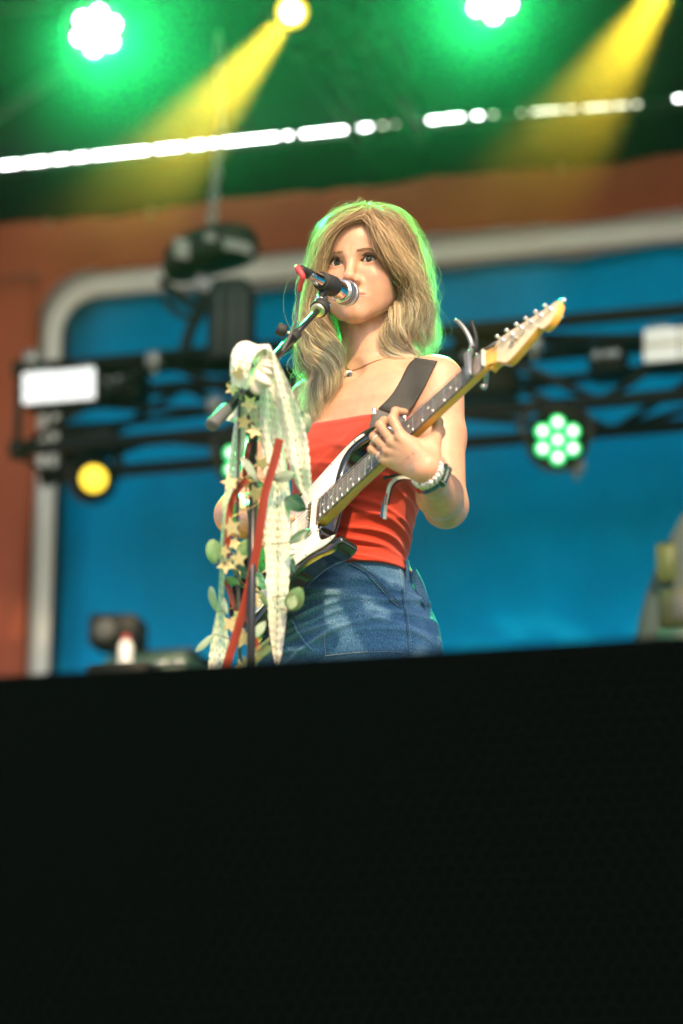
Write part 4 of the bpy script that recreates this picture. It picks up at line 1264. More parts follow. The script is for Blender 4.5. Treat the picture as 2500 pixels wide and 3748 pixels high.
# woven steel mesh: two families of wires round the ball
prof = np.array([(0.0185, -0.019), (0.0222, -0.010), (0.0241, -0.002), (0.0243, 0.003), (0.0218, 0.0115), (0.0172, 0.0182), (0.0100, 0.0230), (0.0035, 0.0245)])
pp = spline(prof, 20)
u_ = nrm(np.cross(max_, [0, 0, 1])); w_ = np.cross(max_, u_)
mb = MB()
for fam in (1, -1):
    for k in range(40):
        a0 = 2 * math.pi * k / 40
        pts = [MB0 + max_ * z + r * (math.cos(a0 + fam * 0.055 * i) * u_ + math.sin(a0 + fam * 0.055 * i) * w_) for i, (r, z) in enumerate(pp)]
        mb.tube(pts, 0.00052, 4, cap=False)
part('mesh_grille', mb, 'mesh_steel', mic)
mb = MB(); mb.lathe([(0.0238, -0.003), (0.0250, -0.0022), (0.0250, 0.0022), (0.0238, 0.003)], MB0, max_, 40); part('grille_band', mb, 'chrome', mic)
mb = MB(); mb.lathe([(0.0165, -0.024), (0.0215, -0.0235), (0.0222, -0.020), (0.0205, -0.0175), (0.016, -0.0172)], MB0, max_, 40); part('collar', mb, 'chrome', mic)
mb = MB(); mb.lathe([(0.0090, -0.150), (0.0100, -0.149), (0.0102, -0.147), (0.0125, -0.110), (0.0165, -0.050), (0.0182, -0.030), (0.0180, -0.023)], MB0, max_, 36); part('handle', mb, 'mic_nickel', mic)
lc = MB0 - max_ * 0.034
cam_side = nrm(CO - lc); cs = nrm(cam_side - max_ * (cam_side @ max_))
side_ = np.cross(cs, max_)
dn = nrm(cs * 0.75 + np.array([0.35, 0, -0.62])); dn = nrm(dn - max_ * (dn @ max_))
me = text_mesh('sE', 0.013, 0, lc + dn * 0.0187, nrm(np.cross(np.array([0, 0, 1.0]), dn) * 1.0 + max_ * 0.6), nrm(max_ * -0.6 + np.array([0, 0, 1.0])), dn)
part('logo', me, 'red_print', mic, False)
# plug
plug = thing('cable_plug', 'black and silver microphone cable plug with red boot', 'plug', MT)
e0 = MB0 - max_ * 0.146
mb = MB(); mb.lathe([(0.0088, 0.0), (0.0100, -0.001), (0.0100, -0.012), (0.0092, -0.013), (0.0092, -0.020), (0.0096, -0.021), (0.0096, -0.024)], e0, max_, 24); part('shell', mb, 'mic_nickel', plug)
mb = MB(); mb.lathe([(0.0098, -0.020), (0.0100, -0.022), (0.0096, -0.046), (0.0080, -0.049), (0.0055, -0.049)], e0, max_, 24); part('grip', mb, 'black_rubber', plug)
tail = e0 - max_ * 0.047
tz = (CB.T @ (tail - CO))[2]
cabp = [tail, tail - max_ * 0.012 + np.array([0, 0, 0.001]), W(1108, 1012, tz - 0.02), W(1100, 1040, tz - 0.005), W(1096, 1062, tz + 0.01)]
mb = MB(); mb.tube(spline(cabp, 20), np.linspace(0.0056, 0.0048, 20), 12); part('red_boot', mb, 'red_boot', plug)
# stand
stand = thing('microphone_stand', 'black boom microphone stand decked with lace and garlands', 'microphone stand', (W(925, 1440, 4.18)[0], W(925, 1440, 4.18)[1], FLOOR))
B1 = W(1168, 1131, 4.405); B0 = W(772, 1558, 4.045)
bd = nrm(B1 - B0); L = np.linalg.norm(B1 - B0)
mb = MB(); mb.tube([B0 + bd * 0.05, B1 - bd * 0.10], 0.0078, 14); boom = part('boom', mb, 'black_paint', stand)
mb = MB(); mb.tube([B1 - bd * 0.13, B1 - bd * 0.004], 0.0056, 14); part('boom_extension', mb, 'black_paint', stand)
mb = MB(); mb.lathe([(0.0085, -0.01), (0.0105, -0.008), (0.0105, 0.012), (0.0085, 0.014)], B1 - bd * 0.115, bd, 18); part('boom_clutch', mb, 'black_rubber', stand)
kb = B1 - bd * 0.112; kd = nrm(W(1045, 1200, 4.33) - W(1080, 1215, 4.33))
mb = MB(); mb.tube([kb, kb + kd * 0.020], 0.003, 8); part('screw', mb, 'brass', stand)
mb = MB(); mb.lathe([(0.0095, 0.0), (0.0115, 0.002), (0.0115, 0.016), (0.0095, 0.018), (0.0, 0.018)], kb + kd * 0.016, kd, 18); part('knob', mb, 'black_rubber', stand)
mb = MB(); mb.lathe([(0.0080, 0.0), (0.0112, 0.002), (0.0116, 0.004), (0.0112, 0.060), (0.0095, 0.064)], B0, bd, 22); part('counterweight', mb, 'grip_grey' if 'grip_grey' in MATS else mat('grip_grey', (0.10, 0.10, 0.105), rough=0.55), stand)
mb = MB(); mb.lathe([(0.0102, 0.0), (0.0135, 0.001), (0.0135, 0.010), (0.0102, 0.012)], B1 - bd * 0.010, bd, 24); part('washer', mb, 'brass', stand)
mb = MB(); mb.lathe([(0.0150, 0.0), (0.0165, 0.001), (0.0165, 0.018), (0.0130, 0.022)], B1 - bd * 0.004, bd, 24); part('thread_collar', mb, 'black_rubber', stand)
# clip
c0 = MB0 - max_ * 0.082
piv = W(1180, 1108, 4.415)
mb = MB(); mb.tube(spline([piv + bd * 0.010, piv + np.array([-0.004, 0, 0.010]), c0 - nrm(c0 - piv) * 0.010], 10), [0.010, 0.008, 0.0065, 0.0055, 0.0055, 0.006, 0.007, 0.008, 0.009, 0.010], 12); part('clip_neck', mb, 'black_rubber', stand)
mb = MB(); mb.lathe([(0.0150, -0.026), (0.0172, -0.025), (0.0196, 0.021), (0.0190, 0.024), (0.0170, 0.023)], c0, max_, 36); part('clip_sleeve', mb, 'black_rubber', stand)
mb = MB(); sx_ = nrm(np.cross(bd, ray(1180, 1108))); mb.lathe([(0.004, -0.016), (0.0075, -0.015), (0.0075, 0.015), (0.004, 0.016)], piv + bd * 0.004, sx_, 14); part('pivot_bolt', mb, 'chrome', stand)
# joint, pole, tripod
J = W(905, 1420, 4.165)
jd = B0 + bd * ((J - B0) @ bd)
mb = MB(); mb.lathe([(0.0095, -0.022), (0.0185, -0.020), (0.0185, 0.014), (0.0095, 0.018)], jd, bd, 20); part('boom_clamp', mb, 'black_rubber', stand)
mb = MB(); mb.lathe([(0.006, -0.01), (0.015, -0.008), (0.015, 0.018), (0.006, 0.02)], jd + np.array([0.006, -0.02, -0.018]), (0.5, -0.7, -0.4), 18); part('clamp_knob', mb, 'black_rubber', stand)
pb = np.array([jd[0] + 0.010, jd[1] + 0.012])
mb = MB(); mb.tube([(pb[0], pb[1], jd[2]), (pb[0], pb[1], FLOOR + 0.45)], 0.0072, 14); part('inner_pole', mb, 'black_paint', stand)
mb = MB(); mb.tube([(pb[0], pb[1], FLOOR + 0.50), (pb[0], pb[1], FLOOR + 0.03)], 0.0115, 14); part('outer_pole', mb, 'black_paint', stand)
mb = MB(); mb.lathe([(0.013, 0), (0.016, 0.004), (0.016, 0.05), (0.012, 0.06)], (pb[0], pb[1], FLOOR + 0.45), (0, 0, 1), 16); part('pole_clutch', mb, 'black_rubber', stand)
for a in (0.4, 2.5, 4.6):
    e = np.array([pb[0] + 0.30 * math.cos(a), pb[1] + 0.30 * math.sin(a), FLOOR + 0.012])
    mb = MB(); mb.tube([(pb[0], pb[1], FLOOR + 0.11), e], 0.007, 10); lg = part('leg', mb, 'black_paint', stand)
    mb = MB(); mb.lathe([(0.006, -0.01), (0.011, -0.008), (0.011, 0.02), (0.008, 0.025)], e, nrm(np.array([pb[0], pb[1], FLOOR + 0.11]) - e), 12); part('rubber_foot', mb, 'black_rubber', lg)
# cable down the boom and the pole
cp = [W(1096, 1062, tz + 0.01), W(1090, 1110, tz + 0.005), W(1084, 1160, tz), W(1068, 1215, 4.30), W(1042, 1268, 4.27), W(1010, 1315, 4.25), W(970, 1355, 4.22), W(920, 1400, 4.14), W(880, 1470, 4.11), W(875, 1580, 4.115), W(872, 1750, 4.12), W(868, 1950, 4.12), W(872, 2150, 4.12), W(876, 2350, 4.13), W(880, 2600, 4.15)]
last = cp[-1]; cp += [np.array([last[0], last[1] + 0.02, FLOOR + 0.2]), np.array([last[0] - 0.02, last[1] + 0.1, FLOOR + 0.006]), np.array([-0.8, 5.2, FLOOR + 0.006])]
mb = MB(); mb.tube(spline(cp, 150), 0.0031, 8)
tag(obj('microphone_cable', mb.mesh(), 'grey_cable'), 'thin grey cable running from the microphone along the boom stand', 'cable')

# ================================================================== lace, ribbons, garlands on the stand
def lace_material():
    m = bpy.data.materials.new('lace'); m.use_nodes = True; MATS['lace'] = m
    nt = m.node_tree; b = nt.nodes['Principled BSDF']
    N = nt.nodes.new; LK = nt.links.new
    uv = N('ShaderNodeUVMap'); sep = N('ShaderNodeSeparateXYZ'); LK(uv.outputs[0], sep.inputs[0])
    def mth(op, a, b_=None, c=None):
        n = N('ShaderNodeMath'); n.operation = op
        for i, q in enumerate((a, b_, c)):
            if q is None: continue
            if isinstance(q, (int, float)): n.inputs[i].default_value = q
            else: LK(q, n.inputs[i])
        return n.outputs[0]
    U, V = sep.outputs[0], sep.outputs[1]
    fv = mth('FRACT', mth('MULTIPLY', V, 7.0))
    # ladder of holes down the middle, small holes in diamonds at both sides
    du = mth('ABSOLUTE', mth('SUBTRACT', U, 0.5))
    dv = mth('ABSOLUTE', mth('SUBTRACT', fv, 0.5))
    lad = mth('LESS_THAN', mth('ADD', mth('POWER', mth('DIVIDE', du, 0.030), 2), mth('POWER', mth('DIVIDE', dv, 0.30), 2)), 1.0)
    a1 = mth('FRACT', mth('MULTIPLY', mth('ADD', U, mth('MULTIPLY', V, 0.55)), 6.0)); a2 = mth('FRACT', mth('MULTIPLY', mth('SUBTRACT', U, mth('MULTIPLY', V, 0.55)), 6.0))
    p1 = mth('ABSOLUTE', mth('SUBTRACT', a1, 0.5)); p2 = mth('ABSOLUTE', mth('SUBTRACT', a2, 0.5))
    hole = mth('LESS_THAN', mth('ADD', mth('POWER', mth('DIVIDE', p1, 0.20), 2), mth('POWER', mth('DIVIDE', p2, 0.20), 2)), 1.0)
    keep = mth('GREATER_THAN', du, 0.07)
    hole = mth('MULTIPLY', hole, keep)
    al = mth('SUBTRACT', 1.0, mth('MINIMUM', mth('ADD', lad, mth('MULTIPLY', hole, 0.50)), 1.0))
    ns = N('ShaderNodeTexNoise'); ns.inputs['Scale'].default_value = 160
    cr = N('ShaderNodeValToRGB'); cr.color_ramp.elements[0].color = (0.74, 0.69, 0.58, 1); cr.color_ramp.elements[1].color = (0.86, 0.83, 0.76, 1)
    cr.color_ramp.elements[0].position = 0.3; cr.color_ramp.elements[1].position = 0.7
    LK(ns.outputs['Fac'], cr.inputs[0]); LK(cr.outputs[0], b.inputs['Base Color'])
    b.inputs['Roughness'].default_value = 0.9
    rib = mth('MAXIMUM', mth('SUBTRACT', 0.25, p1), mth('SUBTRACT', 0.25, p2))
    bp = N('ShaderNodeBump'); bp.inputs['Strength'].default_value = 0.9; bp.inputs['Distance'].default_value = 0.004
    LK(rib, bp.inputs['Height']); LK(bp.outputs[0], b.inputs['Normal'])
    tl = N('ShaderNodeBsdfTranslucent'); LK(cr.outputs[0], tl.inputs['Color'])
    mx = N('ShaderNodeMixShader'); mx.inputs[0].default_value = 0.04; LK(b.outputs[0], mx.inputs[1]); LK(tl.outputs[0], mx.inputs[2])
    tr = N('ShaderNodeBsdfTransparent')
    m2 = N('ShaderNodeMixShader'); LK(al, m2.inputs[0]); LK(tr.outputs[0], m2.inputs[1]); LK(mx.outputs[0], m2.inputs[2])
    LK(m2.outputs[0], nt.nodes['Material Output'].inputs['Surface'])
lace_material()
lr = np.random.default_rng(5)
def strip(rows, z, n=70, m=15, ripple=0.0045, scallop=0.0, folds=1.6, phase=0.0, wid=0.09):
    """cloth strip from (left pixel, right pixel) rows at depths z, with folds across; returns mesh with UVs"""
    A = spline([(a, b) for a, b, _, _ in rows], n); B = spline([(c, d) for _, _, c, d in rows], n); Z = np.interp(np.linspace(0, 1, n), np.linspace(0, 1, len(z)), z)
    g = np.zeros((n, m, 3))
    for i in range(n):
        for j in range(m):
            u = j / (m - 1)
            e = scallop * (abs(math.sin(i * 1.15)) - 0.5) * (1 if u in (0, 1) else 0)
            px = A[i, 0] + (B[i, 0] - A[i, 0]) * (u + (e if u == 1 else -e)); py = A[i, 1] + (B[i, 1] - A[i, 1]) * u
            zz = Z[i] + ripple * math.sin(folds * 6.283 * u + phase + 0.05 * i) + 0.6 * ripple * math.sin(0.23 * i + 2.0 * u + phase)
            g[i, j] = W(px, py, zz)
    v = g.reshape(-1, 3)
    f = [(i * m + j, i * m + j + 1, (i + 1) * m + j + 1, (i + 1) * m + j) for i in range(n - 1) for j in range(m - 1)]
    me = mesh_from(v, f)
    ln = np.concatenate([[0], np.cumsum(np.linalg.norm(np.diff(g.mean(1), axis=0), axis=1))]) / wid
    uvl = me.uv_layers.new(name='UVMap')
    idx = np.array(f).ravel(); uv = np.stack([(idx % m) / (m - 1), ln[idx // m]], 1)
    uvl.data.foreach_set('uv', uv.astype(np.float32).ravel())
    return me
LZ = 4.10
def lace(label, rows, z, **k):
    o = obj('lace_ribbon', strip(rows, z, **k), 'lace')
    return tag(o, label, 'lace ribbon', 'lace ribbons tied to the microphone stand')
lace('broad cream lace end hanging furthest right, over the red top', [(925, 1262, 985, 1258), (962, 1300, 1012, 1310), (985, 1370, 1050, 1390), (1000, 1450, 1085, 1470), (1022, 1540, 1112, 1550), (1040, 1620, 1128, 1630), (1058, 1700, 1136, 1720), (1082, 1770, 1142, 1790), (1108, 1812, 1146, 1826), (1128, 1835, 1143, 1838)], [4.14, 4.09, 4.08, 4.08, 4.09, 4.10, 4.10, 4.11, 4.11, 4.11], scallop=0.05)
lace('longest cream lace tail hanging to a point in front of the guitar', [(955, 1290, 1000, 1300), (950, 1420, 1020, 1440), (952, 1540, 1030, 1560), (962, 1660, 1046, 1680), (968, 1780, 1060, 1790), (966, 1900, 1062, 1910), (970, 2020, 1062, 2030), (978, 2140, 1056, 2150), (982, 2250, 1048, 2260), (992, 2350, 1036, 2360), (1004, 2415, 1026, 2420), (1012, 2440, 1020, 2442)], [4.16, 4.12, 4.12, 4.12, 4.12, 4.12, 4.12, 4.12, 4.12, 4.12, 4.12, 4.12], n=100, scallop=0.045, phase=1.4)
lace('narrow cream lace tail along the left edge of the garlands', [(868, 1490, 905, 1480), (852, 1590, 898, 1600), (838, 1690, 880, 1700), (824, 1790, 852, 1800), (814, 1900, 836, 1910), (806, 2010, 828, 2020), (802, 2120, 822, 2130), (796, 2220, 820, 2230), (776, 2320, 836, 2330), (766, 2400, 842, 2410), (755, 2500, 846, 2510), (750, 2600, 846, 2610)], [4.14] * 12, n=100, folds=1.5, phase=2.0, scallop=0.05)
lace('crumpled middle lace fold behind the red ribbon', [(915, 1400, 985, 1390), (905, 1480, 1000, 1470), (925, 1560, 1015, 1560), (960, 1640, 1020, 1640), (985, 1720, 1020, 1720)], [4.15, 4.14, 4.14, 4.15, 4.16], n=50, ripple=0.012, phase=0.6)
lace('short lace corner poking out left under the boom handle', [(880, 1470, 925, 1480), (850, 1510, 900, 1530), (826, 1538, 872, 1552)], [4.17, 4.16, 4.16], n=24, ripple=0.006)
# the knot: a fat loop over the boom and a twisted end
mb = MB()
loop = [W(878, 1420, 4.06), W(878, 1360, 4.05), W(886, 1305, 4.05), W(908, 1272, 4.06), (W(940, 1262, 4.07)), W(968, 1282, 4.08), W(978, 1330, 4.09), W(968, 1372, 4.08)]
rows = []
for i, p in enumerate(spline(loop, 40)):
    t = i / 39; wv_ = (0.016 + 0.010 * math.sin(t * 3.14)); tw = 0.5 + 0.6 * t
    e = CB @ np.array([math.cos(tw), math.sin(tw) * 0.4, -math.sin(tw)])
    rows.append([p + e * wv_ * (u * 2 - 1) + CB @ np.array([0, 0, 0.004 * math.sin(u * 14 + i * 0.2)]) for u in np.linspace(0, 1, 12)])
mb.sheet(rows)
me = mb.mesh(); me.uv_layers.new(name='UVMap')
uvd = np.zeros((len(me.loops), 2), np.float32); li = np.empty(len(me.loops), np.int32); me.loops.foreach_get('vertex_index', li)
uvd[:, 0] = (li % 12) / 11 * 0.4; uvd[:, 1] = (li // 12) / 39 * 2
me.uv_layers[0].data.foreach_set('uv', uvd.ravel())
knot = thing('lace_knot', 'cream lace knot and loop tied over the microphone boom', 'lace knot', W(930, 1340, 4.07))
part('loop', me, 'lace', knot)
def knot_sdf(p):
    a, b, c, d = (toP(W(*q)) for q in ((938, 1300, 4.09), (965, 1345, 4.07), (950, 1400, 4.06), (942, 1425, 4.06)))
    f = smin(cone(p, a, b, 0.016, 0.013), cone(p, b, c, 0.013, 0.016), 0.012)
    f = smin(f, cone(p, c, d, 0.016, 0.006), 0.01)
    th = np.arctan2(p[:, 2] - b[2], p[:, 0] - b[0])
    return f - 0.0025 * np.sin(th * 7 + p[:, 2] * 160)
kc = toP(W(950, 1365, 4.07))
v, f = polygonize(knot_sdf, kc - 0.06, kc + 0.06, 0.0028)
mat('cotton_cream', (0.72, 0.66, 0.54), rough=0.95, var=0.10, vscale=200, bump=0.5, bscale=500)
part('knotted_end', mesh_from(frP(v), f), 'cotton_cream', knot)
# red satin ribbons
mat('red_satin', (0.27, 0.030, 0.014), rough=0.42, var=0.12, vscale=30, sheen=0.2)
def ribbon(label, pts, w, z):
    P = np.array(pts, float); t = nrm(np.gradient(P, axis=0)); nn2 = np.stack([-t[:, 1], t[:, 0]], 1)
    rows = [(*(p - n_ * w / 2), *(p + n_ * w / 2)) for p, n_ in zip(P, nn2)]
    o = obj('red_ribbon', strip(rows, z, n=60, m=5, ripple=0.003, folds=0.5), 'red_satin')
    return tag(o, label, 'ribbon', 'red ribbons on the microphone stand')
ribbon('long rust red satin ribbon falling diagonally across the garlands', [(1024, 1605), (1004, 1690), (972, 1800), (956, 1900), (940, 2010), (918, 2120), (894, 2220), (862, 2330), (830, 2430), (800, 2540)], 31, [4.07] * 10)
ribbon('short rust red ribbon curving beside the hanging cable', [(905, 1755), (868, 1795), (846, 1845), (838, 1900), (834, 1960), (828, 2040)], 24, [4.10] * 6)
ribbon('dark red ribbon end twisting at the foot of the garlands', [(826, 2120), (846, 2180), (868, 2240), (910, 2270), (930, 2330), (948, 2385)], 20, [4.14] * 6)
ribbon('small red ribbon bit showing between upper stars', [(915, 1620), (905, 1660), (898, 1710), (894, 1760)], 18, [4.13] * 4)
# gold star garland
mat('gold_foil', (0.82, 0.66, 0.34), rough=0.32, metal=0.55, bump=0.8, bscale=1400, var=0.25, vscale=300)
mat('gold_wire', (0.62, 0.46, 0.18), rough=0.35, metal=1.0)
garland = thing('star_garland', 'gold glitter star garland wound down the microphone stand', 'garland', W(900, 1800, 4.1))
stars = [(878, 1368, 46, 4.05, 0.1), (850, 1425, 34, 4.08, 0.8), (912, 1478, 44, 4.09, 0.5), (893, 1545, 40, 4.10, 1.1), (930, 1580, 44, 4.09, 0.3), (958, 1695, 42, 4.08, 0.7), (842, 1768, 46, 4.09, 0.2),
         (900, 1760, 38, 4.11, 0.9), (938, 1805, 48, 4.09, 0.4), (848, 1930, 48, 4.07, 0.2), (858, 1990, 34, 4.10, 1.0), (874, 2046, 40, 4.05, 0.0), (828, 2068, 46, 4.10, 0.6), (822, 2018, 36, 4.09, 0.9),
         (925, 2150, 34, 4.10, 0.5), (928, 2195, 48, 4.09, 0.2), (846, 2285, 44, 4.09, 0.8), (892, 2335, 52, 4.08, 0.15), (870, 2260, 36, 4.10, 0.4), (905, 2425, 42, 4.09, 0.5), (930, 2410, 36, 4.10, 0.9), (880, 2440, 36, 4.09, 0.2)]
wire = spline([W(a, b, z + 0.01) for a, b, _, z, _ in sorted(stars, key=lambda q: q[1])], 240)
wire = wire + np.stack([0.010 * np.sin(np.arange(240) * 0.55), 0.008 * np.cos(np.arange(240) * 0.47), np.zeros(240)], 1)
mb = MB(); mb.tube(wire, 0.0007, 4); part('wire', mb, 'gold_wire', garland)
for a, b, sz, z, rot in stars:
    r = sz / FPX * z * 0.85
    tl = lr.normal(size=2) * 0.45
    c = W(a, b, z)
    ex = CB @ nrm(np.array([1, 0, tl[0]])); ey = CB @ nrm(np.array([0, -1, tl[1]]))
    ol_ = []
    for k in range(10):
        q = rot + math.pi / 2 + k * math.pi / 5; rr = r if k % 2 == 0 else r * 0.47
        ol_.append(c + rr * (math.cos(q) * ex + math.sin(q) * ey))
    mb = MB(); nn_ = nrm(np.cross(ex, ey)); mb.prism(ol_, nn_ * 0.0016)
    part('star', mb, 'gold_foil', garland, False)
# eucalyptus
mat('eucalyptus', (0.130, 0.215, 0.090), rough=0.5, var=0.15, vscale=60, trans=0.08)
mat('eucalyptus_pale', (0.30, 0.36, 0.27), rough=0.55, var=0.1, vscale=60, trans=0.08)
mat('eucalyptus_dark', (0.028, 0.085, 0.040), rough=0.4, var=0.2, vscale=60, trans=0.05)
mat('twig', (0.16, 0.11, 0.07), rough=0.8)
euc = thing('eucalyptus_garland', 'eucalyptus garland with round grey green leaves on the microphone stand', 'garland', W(920, 1900, 4.12))
leaves = [(1112, 1545, 62, 34, 1.5, 'eucalyptus_dark', 4.14), (918, 1715, 66, 26, 0.95, 'eucalyptus_pale', 4.07), (1035, 1745, 52, 26, 2.9, 'eucalyptus_pale', 4.09), (1088, 1840, 58, 44, 0.5, 'eucalyptus_dark', 4.12),
          (1098, 1958, 62, 26, -0.6, 'eucalyptus_dark', 4.10), (785, 2018, 56, 38, 1.45, 'eucalyptus', 4.08), (902, 2002, 60, 34, -0.9, 'eucalyptus', 4.10), (855, 2130, 50, 20, 0.5, 'eucalyptus', 4.10),
          (778, 2195, 62, 20, 1.4, 'eucalyptus_pale', 4.09), (1078, 2195, 60, 42, -1.1, 'eucalyptus', 4.10), (1070, 2200, 40, 24, -1.2, 'eucalyptus', 4.08), (752, 2352, 60, 15, -0.75, 'eucalyptus_pale', 4.09),
          (952, 2300, 44, 20, -1.0, 'eucalyptus_pale', 4.09), (962, 2190, 46, 14, 1.0, 'eucalyptus', 4.10), (950, 1870, 50, 30, 1.3, 'eucalyptus_dark', 4.15), (860, 1880, 60, 26, 1.5, 'eucalyptus', 4.16), (885, 2090, 56, 34, 0.3, 'eucalyptus_dark', 4.15),
          (955, 2050, 64, 34, 1.4, 'eucalyptus', 4.15), (950, 2120, 50, 28, 0.9, 'eucalyptus_pale', 4.16), (940, 1770, 44, 28, 0.4, 'eucalyptus_dark', 4.13), (820, 2215, 44, 14, 1.3, 'eucalyptus_pale', 4.12), (1065, 2060, 46, 20, 1.2, 'eucalyptus_dark', 4.13)]
stem = spline([W(905, 1450, 4.15), W(915, 1600, 4.15), W(900, 1800, 4.16), W(920, 2000, 4.16), W(900, 2200, 4.16), W(910, 2400, 4.16), W(900, 2600, 4.16)], 60)
mb = MB(); mb.tube(stem, 0.0016, 5); part('stem', mb, 'twig', euc)
for a, b, ln_, wd_, ang, mt, z in leaves:
    L_ = 1.3 * ln_ / FPX * z; w0 = 1.35 * wd_ / FPX * z
    d2 = np.array([math.cos(ang), math.sin(ang)]); c = W(a, b, z)
    tl = lr.normal() * 0.8
    ex = CB @ nrm(np.array([d2[0], d2[1], tl * 0.5])); ey = CB @ nrm(np.array([-d2[1], d2[0], lr.normal() * 0.55])); en = nrm(np.cross(ex, ey))
    rows = []
    for i in range(9):
        t = i / 8; ww = w0 * math.sin(min(max(t, 0.02), 0.98) ** 0.85 * math.pi) ** 0.62
        rows.append([c + ex * (t - 0.5) * 2 * L_ * 0.62 + ey * ww * 0.62 * u + en * (0.14 * w0 * abs(u) + 0.22 * L_ * (t - 0.4) ** 2 + 0.05 * w0 * math.sin(5 * t + 3 * u)) for u in (-1, -0.5, 0, 0.5, 1)])
    mb = MB(); mb.sheet(rows); lf = part('leaf', mb, mt, euc)
    mb = MB(); mb.tube(np.array([r_[2] for r_ in rows]) + en * 0.0003, 0.0005, 4); part('midrib', mb, 'eucalyptus_pale', lf)
    st_p = stem[np.argmin(((stem - c) ** 2).sum(1))]
    base = c - ex * L_ * 0.60 if np.linalg.norm(c - ex * L_ - st_p) < np.linalg.norm(c + ex * L_ - st_p) else c + ex * L_ * 0.60
    mb = MB(); mb.tube(spline([base, (base + st_p) / 2 + [0, 0, -0.006], st_p], 6), 0.0009, 4); part('leaf_stalk', mb, 'twig', lf)
# a sprig of rosemary-like needles at the foot
sprig = thing('greenery_sprig', 'yellow green needle sprig at the bottom of the garlands', 'sprig', W(950, 2420, 4.09))
sp = spline([W(905, 2440, 4.09), W(935, 2405, 4.09), W(980, 2365, 4.085)], 12)
mb = MB(); mb.tube(sp, 0.001, 4)
for i in range(2, 12):
    for k in (-1, 1):
        t = nrm(sp[min(i + 1, 11)] - sp[i - 1]); sd = nrm(np.cross(t, ray(950, 2400))) * k
        mb.tube([sp[i], sp[i] + t * 0.008 + sd * 0.007, sp[i] + t * 0.015 + sd * 0.010], [0.0011, 0.0010, 0.0003], 4)
part('needles', mb, mat('sprig_green', (0.30, 0.36, 0.13), rough=0.6), sprig)

# ================================================================== jewellery, watch, wristbands
mat('bead_white', (0.80, 0.78, 0.76), rough=0.25)
mat('bead_pastel', (0.62, 0.60, 0.34), rough=0.35)
mat('bead_letter', (0.03, 0.03, 0.05), rough=0.4)
mat('watch_body', (0.010, 0.022, 0.016), rough=0.18, coat=0.5)
mat('watch_glass', (0.012, 0.05, 0.03), rough=0.05)
mat('silver', (0.74, 0.74, 0.75), rough=0.28, metal=0.15)
wrist = WR_L; fa = nrm(EL_L - WR_L)                  # along the forearm towards the elbow, person frame
vd = nrm(toP(CO) - wrist)
hd_ = nrm(wrist - (GP(HAND['mcp'][1]) + GP(HAND['mcp'][2])) / 2)
fa2 = nrm(0.62 * fa + 0.38 * hd_)
fx = nrm(vd - fa2 * (vd @ fa2)); fy = np.cross(fa2, fx)
def arm_r(c, d):
    lo_, hi_ = 0.005, 0.06
    for _ in range(18):
        md = (lo_ + hi_) / 2
        q_ = (c + d * md)[None].astype(np.float32)
        if arm_sdf(q_, SH_L, EL_L, WR_L, 0)[0] < 0: lo_ = md
        else: hi_ = md
    return lo_
def bead_ring(off, tilt, n, r, names, label, step_mat):
    t = thing('beaded_bracelet', label, 'bracelet', frP(wrist + fa * off), 'beaded bracelets on her wrist')
    mbw = []
    for k in range(n):
        a = 2 * math.pi * k / n
        c = wrist + fa * off + fa2 * tilt * math.cos(a); d = fx * math.cos(a) + fy * math.sin(a)
        p = c + d * (arm_r(c, d) + r * 0.9)
        mbw.append(p)
        mb = MB(); sphere(mb, (0, 0, 0), r, 8, 6, (1, 1, 1)); mb.v = [tuple(frP(p + np.array(v_))) for v_ in mb.v]
        bo = part('bead', mb, step_mat(k, a), t)
        if step_mat(k, a) == 'bead_white' and names and abs(a if a < math.pi else a - 2 * math.pi) < 1.5 and k % 2 == 0:
            mb = MB(); mb.lathe([(r * 0.45, 0), (r * 0.3, 0.0004), (0, 0.0004)], frP(p + vd * r * 0.97), PR @ vd, 8); part('letter_mark', mb, 'bead_letter', bo)
    mb = MB(); mb.tube(np.array([frP(p) for p in mbw + mbw[:1]]), 0.0006, 4); part('elastic', mb, 'bead_pastel', t)
bead_ring(0.009, 0.003, 22, 0.0044, True, 'white letter bead bracelet nearest her hand', lambda k, a: 'bead_white' if math.cos(a) > -0.2 else 'bead_pastel')
bead_ring(0.0185, 0.003, 23, 0.0043, True, 'second white letter bead bracelet next to the watch', lambda k, a: 'bead_white' if math.cos(a) > 0.0 else 'bead_pastel')
bead_ring(0.0265, 0.004, 30, 0.0030, False, 'thin pastel bead bracelet touching the watch', lambda k, a: 'bead_pastel' if k % 3 else 'bead_white')
watch = thing('wristwatch', 'black fitness band watch with dark green screen on her left wrist', 'watch', frP(wrist + fa * 0.04))
rows = []
for a in np.linspace(0, 2 * math.pi, 41):
    d = fx * math.cos(a) + fy * math.sin(a); row = []
    for o_, e_ in ((-0.009, 0.0005), (-0.0085, 0.0030), (0.0085, 0.0030), (0.009, 0.0005)):
        c = wrist + fa * 0.043 + fa2 * o_; row.append(frP(c + d * (arm_r(c, d) + e_)))
    rows.append(row)
mb = MB(); mb.sheet(rows); part('band', mb, 'watch_body', watch)
wa_ = -0.62
d = fx * math.cos(wa_) + fy * math.sin(wa_); t_ = np.cross(fa2, d); c = wrist + fa * 0.043
if (t_ @ toP(W(1600, 1790, 4.3))) < 0: t_ = -t_
c = c + d * (arm_r(c, d) + 0.0045)
mb = MB(); mb.box(frP(c), PR @ t_ * 0.021, PR @ fa2 * 0.0098, PR @ d * 0.0050, 0.003); part('case', mb, 'watch_body', watch)
mb = MB(); mb.box(frP(c + d * 0.0050), PR @ t_ * 0.0165, PR @ fa2 * 0.0075, PR @ d * 0.0004, 0.0003); part('screen', mb, 'watch_glass', watch)
tx = t_ if (PR @ t_)[0] > 0 else -t_
